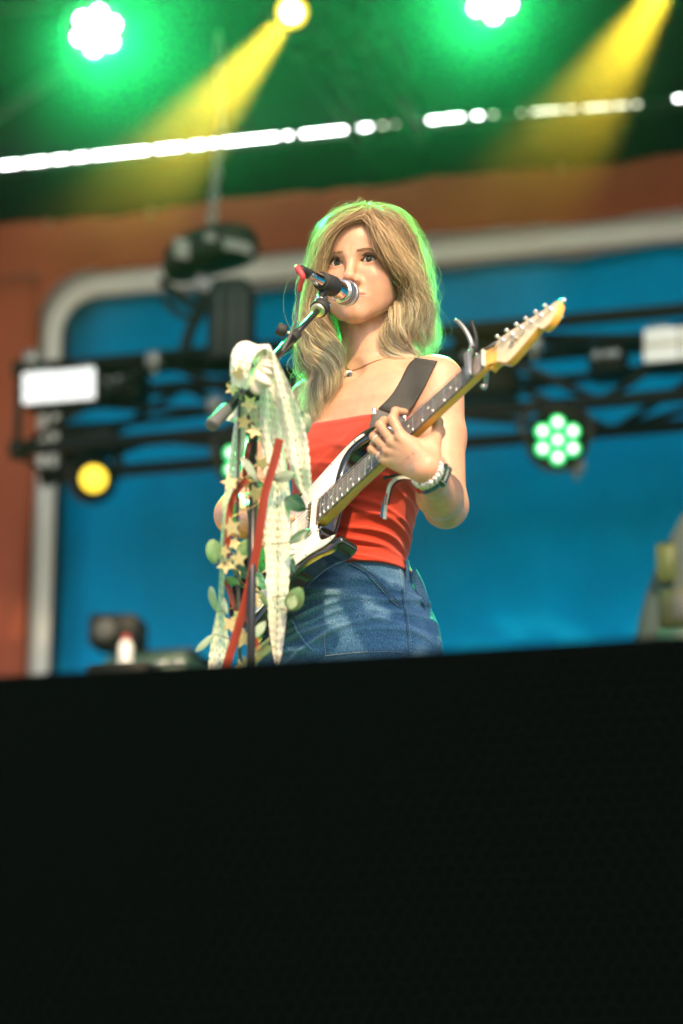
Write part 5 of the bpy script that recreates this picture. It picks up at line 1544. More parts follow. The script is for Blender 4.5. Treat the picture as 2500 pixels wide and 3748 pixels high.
me = text_mesh('AMAZFIT', 0.0062, 0, frP(c + d * 0.0057), PR @ tx, PR @ np.cross(d, tx), PR @ d)
part('lettering', me, 'bead_white', watch, False)
mb = MB()
for s_ in (-1, 1): mb.box(frP(c + d * 0.0056 + t_ * s_ * 0.0155), PR @ t_ * 0.0003, PR @ fa2 * 0.0072, PR @ d * 0.0002)
part('screen_edge', mb, 'bead_white', watch)
# cloth festival band with loose ends
mat('band_white', (0.66, 0.66, 0.68), rough=0.8); mat('band_dark', (0.012, 0.016, 0.022), rough=0.7); mat('band_blue', (0.02, 0.20, 0.30), rough=0.7); mat('band_red', (0.50, 0.05, 0.04), rough=0.8)
fest = thing('cloth_wristband', 'woven white and black festival wristband with loose hanging ends', 'wristband', W(1470, 1750, 4.30))
def tape(pts, w, z, m, nm):
    P = np.array(pts, float); t = nrm(np.gradient(P, axis=0)); n2 = np.stack([-t[:, 1], t[:, 0]], 1)
    return part(nm, strip([(*(p - q_ * w / 2), *(p + q_ * w / 2)) for p, q_ in zip(P, n2)], z, n=30, m=4, ripple=0.001, folds=0.4), m, fest)
tape([(1520, 1752), (1482, 1745), (1450, 1752), (1428, 1775), (1418, 1810), (1412, 1850), (1408, 1900)], 13, [4.27, 4.27, 4.27, 4.27, 4.275, 4.28, 4.28], 'band_white', 'white_end')
tape([(1524, 1756), (1484, 1753), (1455, 1763), (1436, 1785), (1427, 1815), (1420, 1850)], 6, [4.271] * 6, 'band_dark', 'black_edge')
tape([(1412, 1815), (1404, 1845), (1398, 1870), (1396, 1893)], 10, [4.282] * 4, 'band_blue', 'blue_end')
tape([(1480, 1744), (1445, 1741), (1420, 1746), (1402, 1752)], 12, [4.275] * 4, 'band_dark', 'black_end')
tape([(1416.5, 1805), (1413, 1825), (1411, 1848)], 6, [4.266] * 3, 'band_red', 'red_print')
# rings
for k, f_, lb in ((3, 0.45, 'thin silver ring on her little finger'), (2, 0.80, 'thin silver ring on her ring finger')):
    a = np.array(HAND['mcp'][k]); b = np.array(HAND['pip'][k]); c = a * (1 - f_) + b * f_; ax = nrm(b - a); r_ = FR[k][0] * (1 - f_) + FR[k][1] * f_
    u = nrm(np.cross(ax, [1, 0, 0])); w2 = np.cross(ax, u)
    mb = MB(); mb.tube([G(c + (r_ + 0.0004) * (math.cos(q_) * u + math.sin(q_) * w2)) for q_ in np.linspace(0, 2 * math.pi, 25)], 0.0012, 6)
    tag(obj('ring', mb.mesh(), 'silver'), lb, 'ring', 'silver rings on her left hand')
# necklace with a crescent pendant
neckl = thing('necklace', 'fine gold chain necklace with a small silver crescent moon pendant', 'necklace', W(1280, 1355, 4.5))
mat('gold_chain', (0.50, 0.34, 0.14), rough=0.35, metal=1.0)
ch = on_surface(upper_sdf, [(1250, 1318), (1262, 1338), (1282, 1354), (1310, 1349), (1350, 1331), (1395, 1314), (1440, 1300), (1480, 1285)], 0.0012, 60)
mb = MB(); mb.tube(frP(ch), 0.0008, 5); part('chain', mb, 'gold_chain', neckl)
pc = march(upper_sdf, 1277, 1372); pc = frP(pc - (ray(1277, 1372) @ PR) * 0.002)
ol_ = []
for a in np.linspace(0.9, 5.4, 22): ol_.append((0.0085 * math.cos(a), 0.0085 * math.sin(a)))
for a in np.linspace(5.05, 1.25, 20): ol_.append((0.0036 + 0.0072 * math.cos(a), 0.0072 * math.sin(a)))
ca_, sa_ = math.cos(-0.35), math.sin(-0.35)
mb = MB(); mb.prism([pc + CB @ np.array([(x * ca_ - y * sa_), -(x * sa_ + y * ca_), 0]) for x, y in ol_], ray(1277, 1372) * -0.0030); part('crescent', mb, 'silver', neckl)
mb = MB(); mb.tube([pc + CB @ np.array([0.0035, -0.008, -0.001]), frP(ch[18])], 0.0006, 5); part('bail', mb, 'silver', neckl)
# ================================================================== setting
mat('gravel', (0.30, 0.28, 0.25), rough=0.95, var=0.3, vscale=3)
mat('deck_grey', (0.075, 0.07, 0.065), rough=0.6, var=0.3, vscale=5)
mat('deck_black', (0.018, 0.018, 0.019), rough=0.6, var=0.3, vscale=8)
mat('grille_black', (0.0002, 0.0006, 0.0007), rough=0.95, spec=0.01)
mat('stud_black', (0.0010, 0.0030, 0.0030), rough=0.7, spec=0.06)
mat('tarp_red', (0.34, 0.082, 0.042), spec=0.2, rough=0.7, var=0.18, vscale=1.5, bump=0.3, bscale=6)
mat('tarp_grey', (0.74, 0.76, 0.73), rough=0.65, var=0.06, vscale=3)
mat('curtain_blue', (0.0, 0.28, 0.57), spec=0.1, rough=0.9, var=0.34, vscale=0.6)  # broad mottling puts uneven light on the cloth into its colour
mat('roof_fabric', (0.0022, 0.0065, 0.0050), spec=0.1, rough=0.9, var=0.15, vscale=2)
mat('truss_black', (0.008, 0.009, 0.009), rough=0.5, spec=0.25)
mat('case_black', (0.006, 0.007, 0.007), rough=0.55, spec=0.2)
mat('steel_grey', (0.30, 0.31, 0.31), rough=0.4, metal=0.7)
mat('label_print', (0.22, 0.21, 0.20), rough=0.6)
mat('clip_white', (0.30, 0.12, 0.08), rough=0.5)
g = MB(); g.sheet([[(-400, -400, 0), (400, -400, 0)], [(-400, 400, 0), (400, 400, 0)]]); structure('ground', g, 'gravel')
d0, d1 = 3.05, 9.6
g = MB(); g.prism([stage(-6, d0, 0.004), stage(6, d0, 0.004), stage(6, d1, 0.004), stage(-6, d1, 0.004)], (0, 0, FLOOR - 0.004)); structure('stage_floor', g, 'deck_grey')

# ---- black perforated front in the near foreground
DB = 2.80
top_z = (S(0, 2465, DB)[2] + S(2500, 2311, DB)[2]) / 2
front = thing('front_grille', 'wide black perforated grille wall in front of the stage, out of focus', 'grille wall', stage(0, DB, 0))
g = MB(); g.box(stage(0, DB + 0.06, top_z / 2), SX * 2.2, SY * 0.058, np.array([0, 0, top_z / 2 - 0.002]), 0.006); part('panel', g, 'grille_black', front, False)
vs, fs = [], []
pit = 0.0178; r = 0.0050
hexa = [(math.cos(a), math.sin(a)) for a in np.linspace(0, 2 * math.pi, 7)[:-1]]
for j in range(int(1.0 / (pit * 0.866))):
    z = top_z - 0.012 - j * pit * 0.866
    for i in range(-84, 85):
        x = (i + 0.5 * (j % 2)) * pit
        o = len(vs)
        for k, (rr, dy) in enumerate(((r, 0.0), (r * 0.6, -0.0028))):
            for a, b in hexa: vs.append(stage(x + rr * a, DB + 0.002 + dy, z + rr * b))
        for k in range(6): fs.append((o + k, o + (k + 1) % 6, o + 6 + (k + 1) % 6, o + 6 + k))
        fs.append((o + 6, o + 7, o + 10, o + 11)); fs.append((o + 7, o + 8, o + 9, o + 10))
st_ = part('studs', mesh_from(vs, fs), 'stud_black', front); st_['kind'] = 'stuff'

# ---- backdrop: red border, grey stripe with rounded corner, blue cloth
DK = 8.10
def plane_z(px, py, D): return S(px, py, D)
def uvz(px, py, D):
    p = S(px, py, D); return p @ SX, p[2]
backdrop = thing('stage_backdrop', 'blue stage backdrop with grey rounded border inside a red frame', 'backdrop', stage(0, DK, FLOOR))
xi, _ = uvz(222, 1300, DK); xo, _ = uvz(148, 1300, DK)
zi = np.mean([uvz(a, b, DK)[1] for a, b in ((640, 1075), (1600, 958), (2480, 858))]); zo = np.mean([uvz(a, b, DK)[1] for a, b in ((640, 985), (1540, 893), (2480, 762))])
zt = np.mean([uvz(a, b, DK)[1] for a, b in ((20, 868), (1000, 742), (2480, 548))])
XR = 6.0
# blue cloth hanging in shallow folds
nx, nz = 260, 10
xs = np.linspace(xi - 0.02, XR, nx)
br_ = np.random.default_rng(2)
fold = sum(a * np.sin(xs * f + p) for a, f, p in zip((0.045, 0.034, 0.026, 0.020, 0.012), (3.1, 5.6, 9.0, 15.7, 29.0), br_.random(5) * 6))
rows = []
for z in np.linspace(FLOOR + 0.01, zi + 0.03, nz):
    k = 1.0 - 0.55 * (z - FLOOR) / (zi - FLOOR)
    rows.append([stage(x, DK + 0.13 + fo * k, z) for x, fo in zip(xs, fold)])
g = MB(); g.sheet(rows); part('blue_cloth', g, 'curtain_blue', backdrop)
# grey stripe: left upright, rounded corner, top
Ro, Ri = 0.21, 0.15
def corner(x, z, R): return [(x + R - R * math.cos(a), z - R + R * math.sin(a)) for a in np.linspace(0, math.pi / 2, 10)]
outer = [(xo, FLOOR + 0.02)] + corner(xo, zo, Ro) + [(XR, zo)]
inner = [(xi, FLOOR + 0.02)] + corner(xi, zi, Ri) + [(XR, zi)]
def densify(pl, n):
    pl = np.array(pl); L_ = np.concatenate([[0], np.cumsum(np.linalg.norm(np.diff(pl, axis=0), axis=1))])
    u = np.linspace(0, L_[-1], n); return np.stack([np.interp(u, L_, pl[:, 0]), np.interp(u, L_, pl[:, 1])], 1)
m_ = len(outer)
rows = [[stage(a[0], DK + 0.004 * math.sin(3 * a[0]), a[1]) for a in outer], [stage(a[0], DK + 0.004 * math.sin(3 * a[0] + 1), a[1]) for a in inner]]
g = MB(); g.sheet(rows, 0.006); part('grey_border', g, 'tarp_grey', backdrop)
# red frame cloth, wrinkled: built as a grid round the stripe
def red_patch(x0, x1, z0, z1, n, m, ph):
    rows = []
    for z in np.linspace(z0, z1, m):
        rows.append([stage(x, DK - 0.04 - 0.028 * math.sin(5 * x + 3 * z + ph) * math.sin(2.3 * x - 4 * z) - 0.014 * math.sin(10.5 * x + 5 * abs(math.sin(4.2 * x)) * (z - 3) + ph), z) for x in np.linspace(x0, x1, n)])
    g = MB(); g.sheet(rows, 0.004); return g
part('red_frame_top', red_patch(-6.0, XR, zo - 0.004, zt, 160, 12, 0.5), 'tarp_red', backdrop)
part('red_frame_side', red_patch(-6.0, xo + 0.004, FLOOR + 0.02, zo - 0.006, 60, 40, 1.7), 'tarp_red', backdrop)
g = MB(); ctr = corner(xo, zo, Ro)
g.prism([stage(a, DK - 0.050, b) for a, b in ([(xo - 0.002, zo + 0.002)] + ctr)], SY * 0.006); part('red_frame_corner', g, 'tarp_red', backdrop, False)
for px in (190, 560, 960, 1330, 1700, 2060, 2420):
    x, _ = uvz(px, 700, DK)
    g = MB(); g.box(stage(x, DK - 0.03, zt - 0.01), SX * 0.012, SY * 0.008, np.array([0, 0, 0.020]), 0.004); part('clamp', g, 'clip_white', backdrop)

# ---- roof cloth
ribs_z = lambda b: zt + 0.02 + (DK + 0.25 - b) * 0.34
rows = [[stage(a, b, ribs_z(b) + 0.10 * (1 - (a / 6.2) ** 2)) for a in np.linspace(-6.2, 6.2, 40)] for b in np.linspace(DK + 0.25, 5.0, 16)]
g = MB(); g.sheet(rows, 0.01)
tag(structure('stage_roof', g, 'roof_fabric', True), 'dark fabric roof of the stage', 'roof')
del bpy.data.objects['stage_roof']['label'], bpy.data.objects['stage_roof']['category']
g = MB(); g.sheet([[stage(a, 5.0 - 0.02 * math.sin(a * 6), z) for a in np.linspace(-6.2, 6.2, 60)] for z in (5.7, 5.8, 5.9, ribs_z(5.0) + 0.05)], 0.008)
vl = structure('sun_block_fascia', g, 'roof_fabric', True)  # unseen fascia, added to keep the sun off the backdrop
g = MB(); g.box(stage(0, DK + 0.55, (FLOOR + zt) / 2 + 0.2), SX * 6.2, SY * 0.02, np.array([0, 0, (zt - FLOOR) / 2 + 0.35])); structure('wall_back', g, 'deck_black')

# ---- trusses
def box_truss(name, label, A, Bp, size, up, r=0.024, bay=0.5):
    A = np.asarray(A, float); Bp = np.asarray(Bp, float); d = nrm(Bp - A); up = nrm(up - d * (up @ d)); sd = np.cross(d, up); L_ = np.linalg.norm(Bp - A)
    t = thing(name, label, 'truss', A)
    cs_ = [(i, j) for i in (-1, 1) for j in (-1, 1)]
    for i, j in cs_:
        o = sd * i * size / 2 + up * j * size / 2
        g = MB(); g.tube([A + o, Bp + o], r, 10); part('chord', g, 'truss_black', t)
    n = max(1, int(round(L_ / bay)))
    for k in range(n):
        p, q = A + d * L_ * k / n, A + d * L_ * (k + 1) / n
        for fi, (u, v_) in enumerate(((sd, up), (-sd, up), (up, sd), (-up, sd))):
            s1 = 1 if k % 2 else -1
            g = MB(); g.tube([p + u * size / 2 + v_ * s1 * size / 2, q + u * size / 2 - v_ * s1 * size / 2], r * 0.62, 6); part('brace', g, 'truss_black', t)
    for e in (A, Bp):
        g = MB()
        for i, j in cs_: g.lathe([(r * 1.0, -0.02), (r * 1.5, -0.018), (r * 1.5, 0.018), (r * 1.0, 0.02)], e + sd * i * size / 2 + up * j * size / 2, d, 12)
        g.tube([e + sd * size / 2 + up * size / 2, e - sd * size / 2 + up * size / 2, e - sd * size / 2 - up * size / 2, e + sd * size / 2 - up * size / 2, e + sd * size / 2 + up * size / 2], r * 0.6, 6)
        part('end_frame', g, 'truss_black', t)
    return t
DT = 7.25
zc = np.mean([uvz(a, b, DT)[1] for a, b in ((70, 1340), (2490, 1150))])      # upper front chord
xa, _ = uvz(75, 1340, DT)
TS = 0.29
box_truss('lighting_truss', 'black box truss spanning the stage behind the singer', stage(xa, DT + TS / 2, zc - TS / 2), stage(5.5, DT + TS / 2, zc - TS / 2), TS, np.array([0, 0, 1.0]))
DO = 6.55
zo2 = uvz(1250, -60, DO)[1]
box_truss('overhead_truss', 'black overhead truss under the roof holding the upper lamps', stage(-5.0, DO, zo2 + 0.30), stage(5.0, DO, zo2 + 0.30), TS, np.array([0, 0, 1.0]))
p0, p1 = S(1205, 60, 7.0), S(1430, 420, 7.9)
box_truss('roof_beam', 'dark slanting roof beam truss above the singer', p0, p1, 0.22, np.array([0, 0, 1.0]), 0.018)
p0, p1 = S(-40, 430, 7.7), S(330, 190, 7.1)
g = MB(); g.tube([p0, p1], 0.03, 10); tag(obj('roof_pole', g.mesh(), 'truss_black'), 'thin slanting roof pole at upper left under the green lamp', 'pole')

# ---- cables and boxes along the truss
for k, (sag, r_, ph) in enumerate(((0.05, 0.016, 0.0), (0.08, 0.012, 1.1), (0.03, 0.014, 2.3))):
    xs_ = np.linspace(xa + 0.05, 3.2, 80)
    g = MB(); g.tube([stage(x, DT + 0.05 + 0.05 * k, zc - 0.02 - 0.06 * k - sag * abs(math.sin(x * 2.6 + ph))) for x in xs_], r_, 7)
    tag(obj('truss_cable', g.mesh(), 'case_black'), ('thick black cable sagging along the top of the truss', 'thinner black cable looping most deeply through the truss', 'black cable lying nearly straight inside the truss')[k], 'cable')
for (px, py, w_, h_), lb in zip(((455, 1420, 0.075, 0.055), (1010, 1450, 0.09, 0.05), (1780, 1330, 0.10, 0.12), (2230, 1330, 0.06, 0.05)), ('black power box on the truss right of the white strobe', 'flat black power box on the truss behind the lace', 'large black dimmer pack on the truss behind the guitar neck', 'small black power box on the truss left of right strobe')):
    t = thing('power_box', lb, 'power box', S(px, py, DT)); c = S(px, py, DT + 0.12)
    g = MB(); g.box(c, SX * w_, SY * 0.07, np.array([0, 0, h_]), 0.008); part('case', g, 'case_black', t)
    for q_ in (-0.5, 0.1, 0.55):
        g = MB(); g.lathe([(0.014, 0), (0.014, -0.02), (0.008, -0.022), (0, -0.022)], c - SY * 0.07 + SX * w_ * q_, SY, 10); part('socket', g, 'steel_grey', t)
for px, py, lb in ((118, 1312, 'pale pipe clamp on the far left end of the truss'), (565, 1318, 'pale pipe clamp on the truss between strobe and bag'), (1955, 1262, 'pale pipe clamp on the truss above the green lamp'), (2110, 1700, 'pale pipe clamp under the truss right of the green lamp'), (790, 1480, 'pale pipe clamp on the truss left of the boom handle')):
    c = S(px, py, DT - 0.03); g = MB(); g.lathe([(0.020, -0.025), (0.030, -0.022), (0.030, 0.022), (0.020, 0.025)], c, SX, 14)
    t = thing('pipe_clamp', lb, 'clamp', c, 'pipe clamps on the truss'); part('jaw', g, 'steel_grey', t)
    g = MB(); g.tube([c, c + np.array([0, 0, -0.05])], 0.008, 8); part('bolt', g, 'steel_grey', t)
# ---- glowing tubes standing in for daylight through the gap under the roof
gap_t = thing('daylight_gap', 'broken glowing strip standing in for daylight through the gap under the roof', 'daylight gap', S(1250, 480, 7.9))
mat('daylight_white', (0.9, 0.9, 0.9), emit=(1.0, 1.0, 0.98), estr=11.0)
mat('daylight_dim', (0.9, 0.9, 0.8), emit=(0.95, 1.0, 0.75), estr=1.6)
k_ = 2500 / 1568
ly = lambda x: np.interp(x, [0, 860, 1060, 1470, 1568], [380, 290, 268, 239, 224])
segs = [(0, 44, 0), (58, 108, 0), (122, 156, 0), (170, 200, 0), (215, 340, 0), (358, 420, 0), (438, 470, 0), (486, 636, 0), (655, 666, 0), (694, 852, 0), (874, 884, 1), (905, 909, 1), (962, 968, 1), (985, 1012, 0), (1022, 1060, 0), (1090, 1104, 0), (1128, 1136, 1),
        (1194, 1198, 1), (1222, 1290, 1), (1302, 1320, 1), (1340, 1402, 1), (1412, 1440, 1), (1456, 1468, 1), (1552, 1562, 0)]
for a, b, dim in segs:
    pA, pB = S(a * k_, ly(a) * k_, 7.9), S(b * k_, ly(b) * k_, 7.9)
    g = MB(); g.tube([pA, (pA + pB) / 2, pB], 0.0045, 8); part('daylight_tube', g, 'daylight_dim' if dim else 'daylight_white', gap_t)
pA, pB = S(-300, ly(0) * k_ + 16 + 30, 7.96), S(2700, ly(1568) * k_ + 16 - 18, 7.96)
g = MB(); g.tube([pA, pB], 0.02, 8); part('daylight_tube_rail', g, 'truss_black', gap_t)

# ---- lamps
def lamp_basis(c, target):
    f = nrm(np.asarray(target) - c); r = nrm(np.cross(f, [0, 0, 1])); return f, r, np.cross(r, f)
def spot(name, c, target, col, power, angle, blend_=0.6, size=0.06):
    l = bpy.data.lights.new(name, 'SPOT'); l.energy = power; l.color = col; l.spot_size = R_(angle); l.spot_blend = blend_; l.shadow_soft_size = size
    o = bpy.data.objects.new(name, l); COL.objects.link(o); o.location = tuple(c)
    o.rotation_euler = Vector(tuple(np.asarray(c) - np.asarray(target))).to_track_quat('Z', 'Y').to_euler()
    return o
GREEN = (0.02, 1.0, 0.22)
HEAD_W = frP(HO)
def led_par(label, c, target, r, estr_w, estr_g, power, angle, lit=7):
    t = thing('led_par_lamp', label, 'stage lamp', c, 'green LED par lamps')
    f, rr, u = lamp_basis(c, target)
    g = MB(); g.lathe([(r * 0.30, -r * 2.3), (r * 0.75, -r * 2.2), (r * 1.22, -r * 1.2), (r * 1.30, -r * 0.1), (r * 1.30, 0.010), (r * 1.18, 0.010), (r * 1.16, -0.012)], c, f, 32); part('housing', g, 'case_black', t)
    wm = mat('led_core', (1, 1, 1), emit=((0.75, 1.0, 0.90) if estr_w > 10 else (0.85, 0.80, 1.0)), estr=estr_w); gm = mat('led_lens', (0.05, 0.5, 0.2), emit=((0.55, 1.0, 0.70) if estr_w > 10 else (0.0, 1.0, 0.22)), estr=estr_g)
    for k in range(7):
        a = k * math.pi / 3 + math.pi / 6; q = c + (0 if k == 6 else r * 0.70) * (math.cos(a) * rr + math.sin(a) * u) + f * 0.004
        g = MB(); g.lathe([(r * 0.29, -0.004), (r * 0.29, 0.004), (r * 0.24, 0.010), (0, 0.011)], q, f, 20); ln_ = part('lens', g, gm, t)
        g = MB(); g.lathe([(r * 0.15, 0.0), (r * 0.12, 0.004), (0, 0.0045)], q + f * 0.0105, f, 14); part('led', g, wm, ln_)
    for s_ in (-1, 1):
        g = MB(); g.tube(spline([c + rr * s_ * r * 1.36 - f * r * 0.5, c + rr * s_ * r * 1.40 + u * r * 0.9 - f * r * 0.8, c + rr * s_ * r * 0.5 + u * r * 1.75 - f * r], 10), 0.010, 6); part('yoke_arm', g, 'case_black', t)
    if power:
        so = spot('par_beam', c + f * 0.03, target, GREEN, power, angle, 0.8, r * 0.8)
        so.parent = t; so.matrix_parent_inverse = Matrix.Translation(t.location).inverted()
    return t
cL = S(352, 112, 6.6); cM = S(1800, -12, 6.6); cR = S(2040, 1612, DT - 0.25); cH = S(900, 1690, DT - 0.25)
led_par('bright green LED lamp at upper left with white petal shaped lenses', cL, HEAD_W + np.array([0, 0.1, -0.1]), 0.080, 60, 14, 1500, 80)
led_par('bright green LED lamp cut by the top edge right of the singer', cM, HEAD_W + np.array([0, 0.1, -0.1]), 0.080, 60, 14, 1500, 80)
led_par('green LED lamp with clover shaped lenses on the truss at right', cR, CO + np.array([0.6, 0, 0.5]), 0.076, 0.9, 0.55, 0, 60)
led_par('green LED lamp half hidden behind the lace on the truss', cH, CO + np.array([-0.5, 0, 0.3]), 0.076, 0.9, 0.55, 0, 60)
mat('yellow_lens', (0.8, 0.6, 0.05), emit=(1.0, 0.66, 0.04), estr=0.9)
mat('yellow_core', (1, 0.9, 0.6), emit=(1.0, 0.93, 0.55), estr=5.0)
def yellow_spot(label, c, target, r, beam, power, angle, core=True, scale=1.0):
    t = thing('spot_lamp', label, 'stage lamp', c, 'yellow spot lamps')
    f, rr, u = lamp_basis(c, target)
    g = MB(); g.lathe([(r * 0.9, -r * 4.6), (r * 1.7, -r * 4.3), (r * 1.9, -r * 2.0), (r * 1.25, -r * 0.3), (r * 1.15, 0.01), (r * 1.02, 0.01), (r * 1.0, -0.006)], c, f, 28); part('housing', g, 'case_black', t)
    g = MB(); g.lathe([(r, -0.004), (r, 0.002), (r * 0.8, 0.008), (0, 0.012)], c, f, 28); ln_ = part('lens', g, 'yellow_lens', t)
    if core:
        g = MB(); g.lathe([(r * 0.62, 0.0), (r * 0.4, 0.004), (0, 0.005)], c + f * 0.0105, f, 20); part('glow_disc', g, 'yellow_core', ln_)
    hb = c - f * r * 2.6
    g = MB(); g.box(hb + np.array([0, 0, r * 3.0]), SX * r * 2.2, SY * r * 1.4, np.array([0, 0, r * 0.7]), 0.01); part('base', g, 'case_black', t)
    for s_ in (-1, 1):
        g = MB(); g.tube([hb + SX * s_ * r * 2.05 + np.array([0, 0, r * 2.6]), hb + SX * s_ * r * 2.0], r * 0.45, 8); part('yoke_arm', g, 'case_black', t)
    if power:
        so = spot('spot_beam', c + f * 0.02, beam, (1.0, 0.66, 0.03), power, angle, 0.85, r * 0.5)
        so.parent = t; so.matrix_parent_inverse = Matrix.Translation(t.location).inverted()
    return t
c1 = S(1068, 44, 6.7); c2 = S(2490, -140, 6.6); c3 = S(343, 1752, DT - 0.05)
yellow_spot('yellow spot lamp at the top throwing a beam to lower left', c1, CO * 0.5 + S(700, 1400, 4.0) * 0.5, 0.050, S(430, 820, 6.1), 13000, 22)
yellow_spot('yellow spot lamp off the upper right corner throwing a beam down', c2, S(1900, 900, 5.5), 0.050, S(1990, 640, 6.1), 13000, 22)
yellow_spot('black spot lamp with round yellow lens hanging at left of truss', c3, CO + np.array([0.4, 0, 0.4]), 0.044, None, 0, 17, core=False)
# ---- white strobe panels on the truss ends
mat('strobe_face', (0.82, 0.83, 0.84), rough=0.4, emit=(0.95, 0.98, 1.0), estr=0.32)
mat('strobe_soft', (0.70, 0.70, 0.66), rough=0.5, emit=(0.95, 0.95, 0.88), estr=0.08)
mat('amber_line', (0.45, 0.38, 0.12), rough=0.5)
def strobe(label, x0, y0, x1, y1, D, m, lines):
    t = thing('strobe_panel', label, 'strobe lamp', S((x0 + x1) / 2, (y0 + y1) / 2, D), 'strobe panels on the truss')
    a, b, c_, d_ = S(x0, y0, D), S(x1, y0 - (x1 - x0) * 0.08, D), S(x1, y1 - (x1 - x0) * 0.08, D), S(x0, y1, D)
    w_ = (b - a + c_ - d_) / 2; h_ = (a - d_ + b - c_) / 2; cc = (a + b + c_ + d_) / 4
    g = MB(); g.box(cc + SY * 0.05, w_ / 2 * 1.03, SY * 0.05, h_ / 2 * 1.05, 0.006); part('housing', g, 'case_black', t)
    nxs = 4 if lines else 2
    for i in range(nxs):
        for j in range(3):
            q = cc + w_ * ((i + 0.5) / nxs - 0.5) + h_ * ((j + 0.5) / 3 - 0.5) - SY * 0.004
            g = MB(); g.box(q, w_ / 2 / nxs * 0.96, SY * 0.004, h_ / 6 * 0.93, 0.001); part('cell', g, m, t)
    g = MB(); g.box(cc - SY * 0.011, w_ / 2 * (0.55 if lines else 0.98), SY * 0.002, h_ / 2 * 0.06); part('amber_row', g, 'amber_line', t)
    for s_ in (-1, 1):
        g = MB(); g.lathe([(0.022, -0.03), (0.022, 0.03)], cc + w_ / 2 * s_ * 0.6 + h_ / 2 * 1.25 + SY * 0.05, SX, 12); part('clamp', g, 'steel_grey', t)
strobe('bright white strobe panel on the left end of the truss', 84, 1368, 350, 1482, DT - 0.06, 'strobe_face', True)
strobe('dimmer grey white strobe panel on the truss at right edge', 2355, 1208, 2620, 1330, DT - 0.06, 'strobe_soft', False)
# ---- chain hoist and its bag
hz = 7.05
hoist = thing('chain_hoist', 'black electric chain hoist hanging on a chain above the truss', 'hoist', S(770, 910, hz))
def hoist_body():
    c = S(772, 918, hz); bm_ = MB(); sphere(bm_, (0, 0, 0), 1, 28, 16)
    vv = []
    for v_ in bm_.v:
        x, y, z = v_
        p_ = lambda q, e: math.copysign(abs(q) ** e, q)
        x, y, z = p_(x, 0.7), p_(y, 0.75), p_(z, 0.62)
        vv.append(tuple(c + SX * x * 0.160 + SY * y * 0.10 + np.array([0, 0, 1]) * (z * 0.068 + x * 0.030 - 0.018 * x * x)))
    bm_.v = vv; return bm_
part('motor_body', hoist_body(), 'case_black', hoist)
for px, py, w2, h2 in ((665, 910, 0.026, 0.034), (868, 900, 0.046, 0.018), (770, 868, 0.018, 0.014), (908, 918, 0.016, 0.012)):
    q = S(px, py, hz - 0.105); g = MB(); g.box(q, SX * w2 + np.array([0, 0, -0.3 * w2]), SY * 0.002, np.array([0, 0, h2]), 0.001); part('label', g, 'label_print', hoist)
def chain(pA, pB, m, par, r=0.014, wr=0.0055):
    L_ = np.linalg.norm(pB - pA); d = (pB - pA) / L_; n = int(L_ / (r * 2.6)); s1 = nrm(np.cross(d, [0.3, 1, 0])); s2 = np.cross(d, s1)
    g = MB()
    for k in range(n):
        c = pA + d * (k + 0.5) * L_ / n; e = s1 if k % 2 else s2
        g.tube([c + d * r * 1.7 * math.cos(a) + e * r * math.sin(a) for a in np.linspace(0, 2 * math.pi, 9)], wr, 4, cap=False)
    return part('chain', g, m, par)
chain(S(812, 430, 7.02), S(772, 850, hz), 'steel_grey', hoist)
chain(S(812, 430, 7.02), S(800, 120, 6.9), 'steel_grey', hoist)
g = MB(); g.tube(spline([S(735, 1005, hz), S(728, 1040, hz), S(752, 1062, hz), S(772, 1040, hz), S(764, 1010, hz)], 14), 0.012, 8); part('hook', g, 'steel_grey', hoist)
for path, rad in (([(735, 1050), (742, 1120), (700, 1200), (672, 1300)], 0.02), ([(590, 1025), (650, 1080), (720, 1130)], 0.016), ([(740, 1060), (790, 1200), (800, 1320)], 0.014), ([(600, 1100), (660, 1150), (740, 1170)], 0.012)):
    g = MB(); g.tube(spline([S(a, b, hz + 0.02) for a, b in path], 16), rad, 8); part('sling', g, 'case_black', hoist)
bag = thing('chain_bag', 'tall black chain bag hanging beside the hoist above the truss', 'bag', S(850, 1200, hz))
g = MB(); rows = []
for i, (py, hw_) in enumerate(((1040, 0.060), (1075, 0.078), (1130, 0.080), (1200, 0.076), (1270, 0.078), (1330, 0.070))):
    c = S(848, py, hz); rows.append([c + SX * hw_ * math.copysign(abs(math.cos(a)) ** 0.6, math.cos(a)) + SY * 0.06 * math.copysign(abs(math.sin(a)) ** 0.6, math.sin(a)) for a in np.linspace(0, 2 * math.pi, 33)])
g.sheet(rows); part('sack', g, 'truss_black', bag)
for px in (800, 850, 893):
    g = MB(); g.box(S(px, 1180, hz - 0.066), SX * 0.008, SY * 0.002, np.array([0, 0, 0.11])); part('webbing_strip', g, mat('dull_grey', (0.05, 0.055, 0.055), rough=0.7) if 'dull_grey' not in MATS else 'dull_grey', bag)
# ---- gear at the back of the stage, lower left
DG = 7.0
mat('green_case', (0.02, 0.06, 0.045), rough=0.5, var=0.6, vscale=14)
mon = thing('floor_monitor', 'small dark speaker monitor at the back left behind the white bottle', 'speaker', S(435, 2400, DG))
c = S(432, 2320, DG + 0.1)
g = MB(); g.box(c, SX * 0.085 + np.array([0, 0, -0.006]), SY * 0.06, np.array([0, 0, 0.055]), 0.015); part('cabinet', g, 'case_black', mon)
g = MB(); g.lathe([(0.036, 0.0), (0.034, -0.006), (0.012, -0.002), (0.0, -0.004)], c - SY * 0.061 - SX * 0.025, SY, 20); part('cone', g, 'dull_grey', mon)
g = MB(); g.tube([c + np.array([0, 0, -0.05]), np.array([c[0], c[1], FLOOR])], 0.02, 8); part('stand', g, 'case_black', mon)
kb_ = thing('keyboard_case', 'dark green flight case at the back left below the small monitor', 'case', S(520, 2420, DG))
a = S(370, 2395, DG); b = S(690, 2390, DG)
